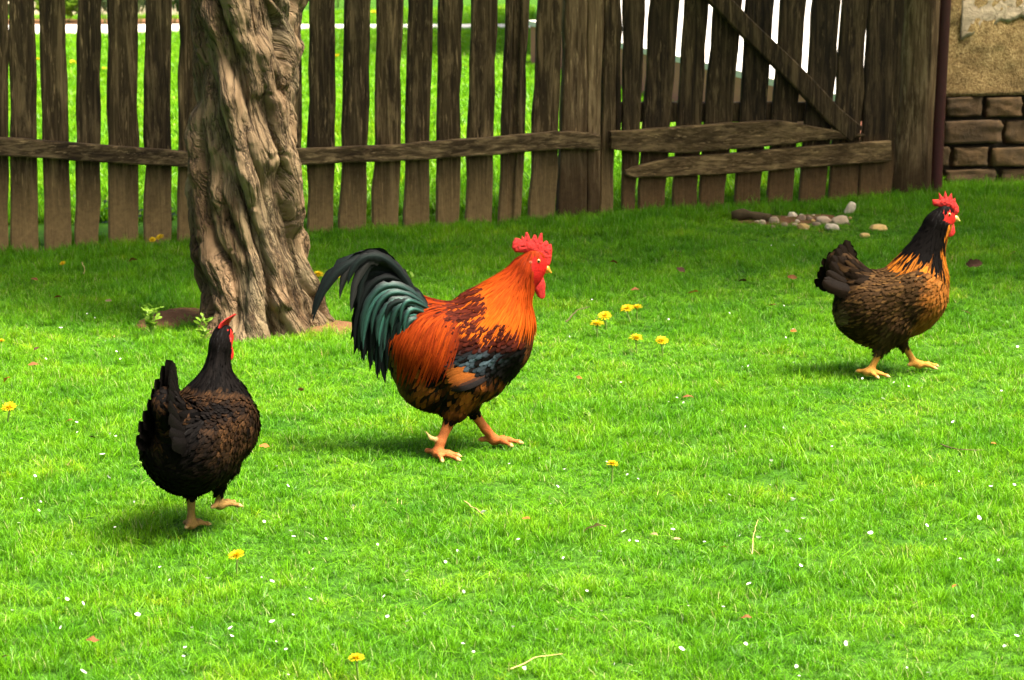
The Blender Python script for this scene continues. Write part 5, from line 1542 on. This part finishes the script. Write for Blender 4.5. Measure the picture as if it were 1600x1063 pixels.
known = [(55, 747), (160, 710), (170, 743), (112, 867), (325, 901), (105, 940), (130, 948), (95, 988), (215, 966), (130, 1053), (287, 1030), (265, 905), (425, 973), (425, 905), (360, 984), (485, 935), (458, 962), (450, 757), (552, 791), (395, 774), (636, 888), (663, 960), (637, 972), (755, 805), (454, 830), (250, 885), (210, 790), (1052, 825), (1205, 722), (1238, 780), (1240, 782), (1300, 785), (1255, 810), (1230, 830), (1250, 845), (1185, 840), (1360, 837), (1448, 825), (1548, 763), (1530, 812), (1450, 1047), (1322, 1003), (1170, 917), (1165, 1007), (1130, 950), (1065, 1015), (880, 870), (882, 730), (975, 830), (1110, 780), (1140, 772), (1380, 620), (1045, 634), (1068, 635), (1058, 628), (500, 588), (514, 584), (512, 600), (95, 513), (148, 497), (165, 535), (123, 533), (72, 564), (80, 617), (120, 660), (172, 680), (182, 552), (188, 564), (136, 492), (975, 478), (1045, 498), (1140, 490), (1225, 478), (1228, 528), (1232, 540), (1120, 545), (1240, 570), (890, 525), (925, 470), (970, 600), (1440, 605), (1397, 597), (1420, 603), (1560, 650), (1590, 540), (1585, 760), (1500, 880), (1205, 385), (530, 380), (1348, 312), (1240, 385), (585, 590), (1160, 576), (1300, 700), (1480, 740), (1080, 700), (980, 740), (860, 790), (700, 870), (780, 900), (870, 985), (1010, 905), (940, 955), (1520, 960), (1570, 1005), (1400, 930), (1280, 900), (30, 820), (60, 880), (20, 960), (180, 830), (300, 985), (520, 1010), (600, 930), (740, 1020), (820, 1045), (960, 1040), (590, 850), (1560, 880)]
rp = np.random.default_rng(99)
for _ in range(75):
    known.append((rp.uniform(0, 1600), 470 + 590 * rp.uniform(0, 1) ** 0.8))
birds_bb = [(205, 470, 415, 790), (480, 365, 870, 700), (1265, 295, 1500, 570), (285, 300, 520, 530)]
cnt = 0
for i, (x, y) in enumerate(known):
    if any(a < x < c and b < y < d for a, b, c, d in birds_bb): continue
    p = on_ground(x, y, 0.036)
    p[2] = float(ground(p[0], p[1])) + float(lawn_h(p[0], p[1])) + 0.008
    o = bpy.data.objects.new('fallen_petal', pm[i % 7]); scene.collection.objects.link(o)
    sc = rp.uniform(0.0030, 0.0060) * (1.2 if i < 60 else 0.8)
    o.location = p; o.scale = (sc, sc, sc); o.rotation_euler = (rp.normal(0.35, 0.4), rp.normal(0, 0.4), rp.uniform(0, 6.28))
    reg = ('on the lawn left of the black hen' if x < 300 and y < 830 else 'on the lawn in front of the black hen' if x < 520 else 'on the lawn below the rooster' if x < 850 and y > 640 else 'on the lawn between trunk and rooster' if x < 850 else
           'in the shaded grass before the gate' if y < 450 else 'on the lawn between rooster and brown hen' if x < 1270 and y < 640 else 'on the lawn around the brown hen' if y < 640 else 'on the sunny lawn below the brown hen' if x > 1200 else 'on the sunny lawn, lower middle')
    tag(o, 'tiny white fallen petal ' + reg, 'petal', 'white petals ' + reg)

# ------------------------------------------------------------------ dead leaves and twigs
M['dead_leaf'] = plain('dry_leaf', (0.17, 0.068, 0.022), 0.75, 0.5, 70, 0.2, 0.3, 0.15)
M['dead_orange'] = plain('orange_leaf', (0.30, 0.125, 0.025), 0.7, 0.3, 70, 0.2, 0.3, 0.2)
M['dead_dark'] = plain('dark_leaf', (0.06, 0.028, 0.015), 0.8, 0.4, 70, 0.2, 0.3)
M['dead_pale'] = plain('pale_leaf', (0.28, 0.19, 0.10), 0.75, 0.3, 70, 0.2, 0.3, 0.15)
def leaf_mesh(seed, curl=0.35, w=0.55):
    r = np.random.default_rng(seed)
    V = []; F = []; n = 6
    for i in range(n + 1):
        t = i / n
        ww = w * math.sin(math.pi * min(1, t * 0.94 + 0.03)) ** 0.75 * (1 + 0.15 * r.normal())
        z = curl * (math.sin(t * 3.0) * 0.5) + 0.06 * r.normal()
        V += [np.array([t * 2 - 1, -ww, z + curl * 0.6 * ww + 0.05 * r.normal()]), np.array([t * 2 - 1, 0, z]), np.array([t * 2 - 1, ww, z + curl * 0.6 * ww + 0.05 * r.normal()])]
    for i in range(n):
        for j in range(2): F.append([i * 3 + j, i * 3 + j + 1, (i + 1) * 3 + j + 1, (i + 1) * 3 + j])
    return np.array(V), F
dl = [(413, 699, 9, 'dead_orange', 'orange dead leaf beside the black hen, right of her tail'), (470, 607, 6, 'dead_leaf', 'small brown leaf on the lawn between black hen and rooster'), (52, 575, 9, 'dead_leaf', 'tan curled leaf left of the black hen, near the picture edge'), (12, 598, 8, 'dead_orange', 'orange-tan leaf at the left edge above the dandelion'), (108, 660, 7, 'dead_leaf', 'narrow brown leaf left of the black hen'), (143, 686, 7, 'dead_dark', 'dark brown leaf close left of the black hen'),
      (170, 475, 8, 'dead_pale', 'pale tan leaf on the grass left of the soil patch'), (90, 466, 7, 'dead_leaf', 'brown leaf in the shade near the left fence'), (54, 435, 6, 'dead_leaf', 'reddish leaf near the left end of the fence'), (208, 407, 7, 'dead_leaf', 'tan leaf in the grass just left of the trunk'), (57, 550, 5, 'dead_dark', 'dark leaf by the curled tan leaf at left'),
      (958, 411, 8, 'dead_leaf', 'reddish brown leaf on the shaded lawn right of the rooster head'), (1064, 425, 8, 'dead_dark', 'dark red leaf upright in the shaded lawn, mid picture'), (1160, 440, 9, 'dead_dark', 'flat dark leaf on the lawn below the gate'), (992, 456, 8, 'dead_leaf', 'tan leaf above the dandelion cluster'), (1083, 458, 9, 'dead_orange', 'peach leaf on the lawn right of the dandelion cluster'), (1238, 434, 8, 'dead_leaf', 'brown leaf left of the brown hen tail'), (1208, 478, 8, 'dead_leaf', 'tan leaf left of the brown hen, below the tail'),
      (1522, 418, 14, 'dead_dark', 'large dark crumpled leaf right of the brown hen breast'), (1580, 402, 8, 'dead_leaf', 'reddish leaf at the right edge, level with the brown hen'), (1240, 520, 6, 'dead_orange', 'small orange leaf left of the brown hen feet'), (1553, 700, 6, 'dead_orange', 'orange leaf at right on the sunny lawn'), (1075, 629, 10, 'dead_leaf', 'brown leaf in the worn spot right of the rooster'), (930, 830, 19, 'dead_pale', 'long pale dry leaf on the lawn, lower middle'),
      (1022, 837, 7, 'dead_pale', 'round pale leaf right of the long dry leaf'), (1058, 844, 7, 'dead_pale', 'second round pale leaf right of the long dry leaf'), (1166, 968, 9, 'dead_leaf', 'tan leaf on the lawn, lower right of middle'), (1492, 922, 7, 'dead_orange', 'orange leaf on the lawn at lower right'), (145, 1009, 12, 'dead_leaf', 'brown leaf at the lower left of the lawn'), (10, 1033, 8, 'dead_leaf', 'brown leaf in the bottom left corner'), (905, 590, 6, 'dead_orange', 'small orange leaf right of the rooster breast'), (1510, 492, 8, 'dead_pale', 'pale leaf behind the brown hen feet at right'),
      (822, 817, 7, 'dead_orange', 'tan leaf below the lone dandelion'), (1130, 860, 6, 'dead_orange', 'small orange leaf, lower right of middle')]
for i, (x, y, r_, mt, lb) in enumerate(dl):
    p = on_ground(x, y, 0.032)
    s = np.linalg.norm(p - CAM) / F_PX * r_ * 0.95
    v, f = leaf_mesh(900 + i, rng.uniform(0.2, 0.6), rng.uniform(0.4, 0.65))
    o = mk('dry_leaf', v * s, f, M[mt])
    o.location = (p[0], p[1], float(ground(p[0], p[1])) + float(lawn_h(p[0], p[1])) + 0.006)
    o.rotation_euler = (rng.normal(0.5, 0.35), rng.normal(0, 0.3), rng.uniform(-0.7, 0.7) + (math.pi if i % 2 else 0))
    tag(o, lb, 'leaf', 'dry leaves on the lawn')
M['twig'] = plain('twig_bark', (0.10, 0.065, 0.035), 0.85, 0.4, 60)
M['straw'] = plain('dry_straw', (0.50, 0.36, 0.14), 0.7, 0.2, 60)
tw = [([(884, 503), (897, 490), (902, 484), (921, 479)], 0.004, 'twig', 'dark forked twig left of the dandelion cluster'), ([(725, 783), (740, 793), (754, 803)], 0.0026, 'straw', 'short pale straw below the rooster'), ([(1470, 695), (1500, 703), (1536, 703)], 0.003, 'twig', 'thin brown twig on the lawn at right'), ([(1175, 865), (1176, 840), (1184, 812)], 0.0022, 'straw', 'curved pale straw, lower right of middle'), ([(800, 1045), (835, 1028), (880, 1022)], 0.0022, 'straw', 'long curved straw at the bottom of the lawn'), ([(128, 410), (133, 420), (131, 428)], 0.003, 'straw', 'small pale straw before the left fence')]
for pxs, r_, mt, lb in tw:
    P = np.array([on_ground(x, y, 0.038) for x, y in pxs])
    s = np.linspace(0, len(P) - 1, 14)
    path = np.stack([np.interp(s, np.arange(len(P)), P[:, k]) for k in range(3)], -1)
    path += 0.003 * np.stack([vnoise(path * 40, k) for k in (3, 4, 5)], -1)
    Vv, Fs = tube(path, np.linspace(r_, r_ * 0.5, 14) * 0.55, 6)
    o = mk('twig' if mt == 'twig' else 'straw', Vv - P[0], Fs, M[mt]); o.location = P[0]
    tag(o, lb, 'twig' if mt == 'twig' else 'straw')

# ------------------------------------------------------------------ leafy plants
M['sapling_leaf'] = plain('fresh_leaf', (0.17, 0.30, 0.025), 0.45, 0.2, 40, 0.3, 0, 0.35)
M['dark_leaf'] = plain('broad_leaf', (0.045, 0.115, 0.02), 0.45, 0.3, 20, 0.3, 0, 0.3)
M['pale_leafy'] = plain('grey_green_leaf', (0.16, 0.24, 0.10), 0.5, 0.3, 20, 0.3, 0, 0.3)
leafdata = {}
def leaf_data(mt):
    if mt not in leafdata:
        v, f = leaf_mesh(55, 0.25, 0.42); v[:, 0] += 1
        me = bpy.data.meshes.new('leaf'); me.from_pydata(v.tolist(), [], f); me.materials.append(M[mt]); me.polygons.foreach_set('use_smooth', [True] * len(f)); leafdata[mt] = me
    return leafdata[mt]
def plant(name, base, height, stems, leaves, size, mt, label, cat, seed, group=None, spread=0.5, stuff=False):
    r = np.random.default_rng(seed)
    root = empty(name, base); tag(root, label, cat, group)
    base = np.array(base, float)
    for k in range(stems):
        a = r.uniform(0, 6.28); ln = height * r.uniform(0.7, 1.1); d = np.array([math.cos(a), math.sin(a) * 0.7, 0]) * spread * ln * r.uniform(0.3, 1)
        tt = np.linspace(0, 1, 7)[:, None]
        path = base + d * tt ** 1.4 + np.array([0, 0, ln]) * tt - np.array([0, 0, 0.01])
        Vv, Fs = tube(path, np.linspace(0.03, 0.012, 7) * size, 5); mk('stem', Vv, Fs, M['stem'], root)
        for j in range(leaves):
            t = 0.25 + 0.75 * (j + 1) / leaves
            q = base + d * t ** 1.4 + np.array([0, 0, ln * t]); b = j * 2.4 + a + r.normal(0, 0.3)
            o = bpy.data.objects.new('leaf', leaf_data(mt)); scene.collection.objects.link(o); o.parent = root
            sz = size * r.uniform(0.7, 1.1) * (0.6 if t > 0.9 else 1)
            o.location = q - base; o.scale = (sz,) * 3; o.rotation_euler = (r.normal(0, 0.3), -r.uniform(0.2, 0.9), b)
    return root
p = on_ground(240, 530); plant('sapling', p, 0.10, 10, 4, 0.019, 'sapling_leaf', 'fresh yellow-green leafy sprigs in front of the soil patch, left of trunk', 'plant', 1)
p = on_ground(315, 542); plant('sapling', p, 0.095, 5, 4, 0.020, 'sapling_leaf', 'fresh green sprig between the black hen head and the trunk foot', 'plant', 2)
p = on_ground(845, 326); plant('weed', p, 0.05, 3, 4, 0.016, 'dark_leaf', 'broad-leaved weed at the foot of the fence near the gate', 'plant', 3)
p = on_ground(640, 447); plant('weed', p, 0.045, 3, 3, 0.014, 'sapling_leaf', 'yellow-green weed behind the rooster tail', 'plant', 4)
p = on_ground(772, 640); plant('weed', p, 0.04, 3, 3, 0.012, 'sapling_leaf', 'small yellow-green weed under the rooster breast', 'plant', 5)
p = on_ground(920, 665); plant('weed', p, 0.04, 4, 3, 0.010, 'sapling_leaf', 'small yellowish weed right of the rooster feet', 'plant', 6)
for i, (x, y, h, lb) in enumerate([(163, 385, 0.19, 'tall weed growing behind the fence in the third gap from left'), (220, 378, 0.17, 'weed behind the fence in the gap left of the trunk'), (275, 380, 0.16, 'weed behind the fence beside the trunk')]):
    p = on_ground(x, y - 14); p[1] = float(fence_y(p[0])) + 0.22; p[2] = float(ground(p[0], p[1]))
    plant('weed', p, h, 3, 5, 0.022, 'dark_leaf', lb, 'plant', 20 + i, spread=0.35)
# garden plants in the far flower bed
for i, (x, y, h, mt, lb) in enumerate([(72, 40, 0.42, 'sapling_leaf', 'yellow-green garden plant in the far bed, leftmost gap'), (108, 40, 0.30, 'sapling_leaf', 'low garden plant in the far bed behind the second gap'), (128, 38, 0.42, 'dark_leaf', 'dark-leaved plant in the far bed behind the third picket'), (165, 42, 0.45, 'pale_leafy', 'grey-green plant in the far bed between the third and fourth pickets'), (220, 42, 0.5, 'pale_leafy', 'broad pale green plant in the far bed behind the fifth gap'), (272, 42, 0.5, 'dark_leaf', 'dark shrub in the far bed beside the trunk'), (20, 40, 0.4, 'pale_leafy', 'grey-green plant in the far bed behind the leftmost picket'), (528, 12, 0.5, 'dark_leaf', 'dark shrub on the far lawn just right of the trunk')]):
    p = on_ground(x, y)
    plant('garden_plant', p, h, 7, 7, 0.085, mt, lb, 'plant', 60 + i, spread=0.6)

# ------------------------------------------------------------------ grass
def tuft_mesh(seed, blades, h, spread, wid, curl):
    r = np.random.default_rng(seed)
    V = []; F = []; C = []
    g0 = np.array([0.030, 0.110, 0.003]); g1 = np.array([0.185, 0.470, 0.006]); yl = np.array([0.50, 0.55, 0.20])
    for b in range(blades):
        a = r.uniform(0, 6.28); rr = spread * math.sqrt(r.uniform()); x, y = math.cos(a) * rr, math.sin(a) * rr
        hh = h * r.uniform(0.55, 1.15); la = r.uniform(0, 6.28); lean = abs(r.normal(0, curl)) * hh
        w = wid * r.uniform(0.7, 1.2); sa = la + math.pi / 2 + r.normal(0, 0.5); sx, sy = math.cos(sa) * w, math.sin(sa) * w
        k = len(V); dry = r.uniform() < 0.03; tone = r.uniform(0.65, 1.3)
        for i, t in enumerate((0, 0.4, 0.75)):
            cx_, cy_, cz = x + math.cos(la) * lean * t ** 1.8, y + math.sin(la) * lean * t ** 1.8, hh * (t - 0.12 * t * t * lean / hh)
            ww = (1.0, 0.9, 0.6)[i]
            V += [(cx_ - sx * ww, cy_ - sy * ww, cz), (cx_ + sx * ww, cy_ + sy * ww, cz)]
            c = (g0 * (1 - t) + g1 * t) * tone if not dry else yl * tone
            C += [c, c]
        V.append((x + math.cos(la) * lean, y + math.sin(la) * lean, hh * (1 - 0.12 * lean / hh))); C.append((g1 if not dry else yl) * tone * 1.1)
        F += [[k, k + 1, k + 3, k + 2], [k + 2, k + 3, k + 5, k + 4], [k + 4, k + 5, k + 6]]
    me = bpy.data.meshes.new('grass_tuft'); me.from_pydata([list(v) for v in V], [], F)
    ca = me.color_attributes.new('Col', 'FLOAT_COLOR', 'POINT')
    rgba = np.ones((len(V), 4)); rgba[:, :3] = np.array(C); ca.data.foreach_set('color', rgba.astype(np.float32).ravel())
    me.polygons.foreach_set('use_smooth', [True] * len(F))
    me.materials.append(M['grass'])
    return me
def tuft_collection(name, specs):
    col = bpy.data.collections.new(name)
    for i, sp in enumerate(specs):
        col.objects.link(bpy.data.objects.new('grass_tuft', tuft_mesh(*sp)))
    return col
def grass_object(name, col, P, rot, scl, idx, tint, label):
    me = bpy.data.meshes.new(name)
    me.vertices.add(len(P)); me.vertices.foreach_set('co', P.astype(np.float32).ravel())
    for nm, ty, key, arr in (('rot', 'FLOAT_VECTOR', 'vector', rot), ('scl', 'FLOAT_VECTOR', 'vector', scl), ('idx', 'INT', 'value', idx), ('tint', 'FLOAT', 'value', tint)):
        at = me.attributes.new(nm, ty, 'POINT'); at.data.foreach_set(key, np.ascontiguousarray(arr.astype(np.int32 if ty == 'INT' else np.float32)).ravel())
    me.materials.append(M['grass'])
    o = bpy.data.objects.new(name, me); scene.collection.objects.link(o)
    ng = bpy.data.node_groups.new(name + '_nodes', 'GeometryNodeTree')
    ng.interface.new_socket('Geometry', in_out='INPUT', socket_type='NodeSocketGeometry'); ng.interface.new_socket('Geometry', in_out='OUTPUT', socket_type='NodeSocketGeometry')
    gi = ng.nodes.new('NodeGroupInput'); go = ng.nodes.new('NodeGroupOutput')
    ci = ng.nodes.new('GeometryNodeCollectionInfo'); ci.inputs['Collection'].default_value = col
    ci.inputs['Separate Children'].default_value = True; ci.inputs['Reset Children'].default_value = True
    ip = ng.nodes.new('GeometryNodeInstanceOnPoints'); ip.inputs['Pick Instance'].default_value = True
    def na(nm, ty):
        n = ng.nodes.new('GeometryNodeInputNamedAttribute'); n.data_type = ty; n.inputs['Name'].default_value = nm
        return [s for s in n.outputs if s.enabled and s.name == 'Attribute'][0]
    ng.links.new(gi.outputs[0], ip.inputs['Points']); ng.links.new(ci.outputs[0], ip.inputs['Instance'])
    ng.links.new(na('idx', 'INT'), ip.inputs['Instance Index']); ng.links.new(na('rot', 'FLOAT_VECTOR'), ip.inputs['Rotation']); ng.links.new(na('scl', 'FLOAT_VECTOR'), ip.inputs['Scale'])
    ng.links.new(ip.outputs[0], go.inputs[0])
    md = o.modifiers.new('scatter', 'NODES'); md.node_group = ng
    kind(o, 'stuff'); o['label'] = label; o['category'] = 'grass'
    return o
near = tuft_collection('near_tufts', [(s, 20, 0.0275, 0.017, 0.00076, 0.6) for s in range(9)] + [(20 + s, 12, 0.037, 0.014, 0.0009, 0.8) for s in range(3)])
gr = np.random.default_rng(3)
def lawn_points(x0, x1, y0, y1, dens, gr):
    n = int((x1 - x0) * (y1 - y0) * dens)
    return gr.uniform(x0, x1, n), gr.uniform(y0, y1, n)
xs_, ys_ = [], []
def add(x, y): xs_.append(x); ys_.append(y)
x, y = lawn_points(-3.6, 4.2, 3.9, 11.6, 2800, gr)
inview = np.abs(x) < 0.2 * y + 0.30
keep = inview | (gr.uniform(0, 1, len(x)) < 0.35)
keep &= y > 4.2
add(x[keep], y[keep])
x = np.concatenate(xs_); y = np.concatenate(ys_)
ok = y < fence_y(x) + 0.25
ok &= ((x - TC[0]) ** 2 + (y - TC[1]) ** 2) > 0.215 ** 2
for bx, by, rx, ry in BARE:
    ok &= (((x - bx) / rx) ** 2 + ((y - by) / ry) ** 2 > 1) | (gr.uniform(0, 1, len(x)) < 0.10)
# worn thin spots
thin = smooth(0.50, 0.72, n2(x, y, 3.1, 9) * 0.7 + 0.3 * n2(x, y, 9, 10))
ok &= gr.uniform(0, 1, len(x)) > 0.75 * thin
x, y = x[ok], y[ok]
n = len(x)
hgt = 0.78 + 0.24 * n2(x, y, 2.3, 17) + 0.24 * n2(x, y, 7, 18) + 0.22 * n2(x, y, 17, 19)
dfen = fence_y(x) - y
hgt += 0.40 * smooth(0.7, 0.05, dfen) + 0.40 * smooth(2.2, 0.6, dfen)
qs = on_ground(1260, 352); hgt *= 1 - 0.5 * smooth(1.0, 0.6, ((x - qs[0]) / 0.55) ** 2 + ((y - qs[1] + 0.15) / 0.55) ** 2)
dtr = np.sqrt((x - TC[0]) ** 2 + (y - TC[1]) ** 2)
hgt += 0.25 * smooth(0.5, 0.25, dtr)
for fx, fy_ in [(672, 716), (775, 695), (1348, 592), (1440, 580), (322, 822)]:
    q = on_ground(fx, fy_); dd = np.sqrt((x - q[0]) ** 2 + ((y - q[1] + 0.05)) ** 2); hgt *= 1 - 0.38 * smooth(0.13, 0.05, dd)
hgt = np.clip(hgt * gr.uniform(0.75, 1.25, n), 0.3, 2.6)
P = np.stack([x, y, ground(x, y) - 0.003], -1)
tl = 0.22
rot = np.stack([gr.normal(0, tl, n) + 0.10 * n2(x, y, 5, 30), gr.normal(0, tl, n) + 0.10 * n2(x, y, 5, 31), gr.uniform(0, 6.28, n)], -1)
w_ = gr.uniform(0.85, 1.2, n)
scl = np.stack([w_, w_, hgt], -1)
idx = gr.integers(0, 12, n)
tint = np.clip(0.5 + 0.22 * n2(x, y, 4, 40) + 0.24 * n2(x, y, 13, 41) + gr.normal(0, 0.13, n), 0, 1)
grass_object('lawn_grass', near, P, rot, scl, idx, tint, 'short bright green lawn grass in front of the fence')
far = tuft_collection('far_tufts', [(50 + s, 22, 0.075, 0.05, 0.0040, 0.6) for s in range(6)])
x, y = lawn_points(-7.5, 3.0, 11.2, 27.0, 430, gr)
ok = (y > fence_y(x) + 0.2) & ((np.abs(x) < 0.2 * y + 0.8) | (gr.uniform(0, 1, len(x)) < 0.3))
# keep the path, the bed and the house clear
py_near = np.array([p_[0][1] for p_ in pts]); px_near = np.array([p_[0][0] for p_ in pts]); py_far = np.array([p_[1][1] for p_ in pts]); px_far = np.array([p_[1][0] for p_ in pts])
pn = np.interp(x, px_near, py_near); pf = np.interp(x, px_far, py_far)
ok &= (y < pn - 0.05) | (y > pf + 0.05)
bedx = on_ground(318, 40)[0]
ok &= ~((y > pf) & (x < bedx) & (y < 26.5))
hx_ = (x - hA[0]) * hn[0] + (y - hA[1]) * hn[1]; ha_ = (x - hA[0]) * hdir[0] + (y - hA[1]) * hdir[1]
ok &= ~((hx_ > -0.03) & (ha_ > -0.05)) & ~((x > wA[0]) & (y > wA[1] - 0.05))
x, y = x[ok], y[ok]; n = len(x)
P = np.stack([x, y, ground(x, y) - 0.003], -1)
rot = np.stack([gr.normal(0, 0.2, n), gr.normal(0, 0.2, n), gr.uniform(0, 6.28, n)], -1)
w_ = gr.uniform(0.85, 1.2, n)
scl = np.stack([w_, w_, gr.uniform(0.55, 1.1, n)], -1)
tint = np.clip(0.62 + 0.2 * n2(x, y, 1.2, 40) + gr.normal(0, 0.12, n), 0, 1)
grass_object('back_lawn_grass', far, P, rot, scl, gr.integers(0, 6, n), tint, 'sunlit grass of the lawn beyond the picket fence')
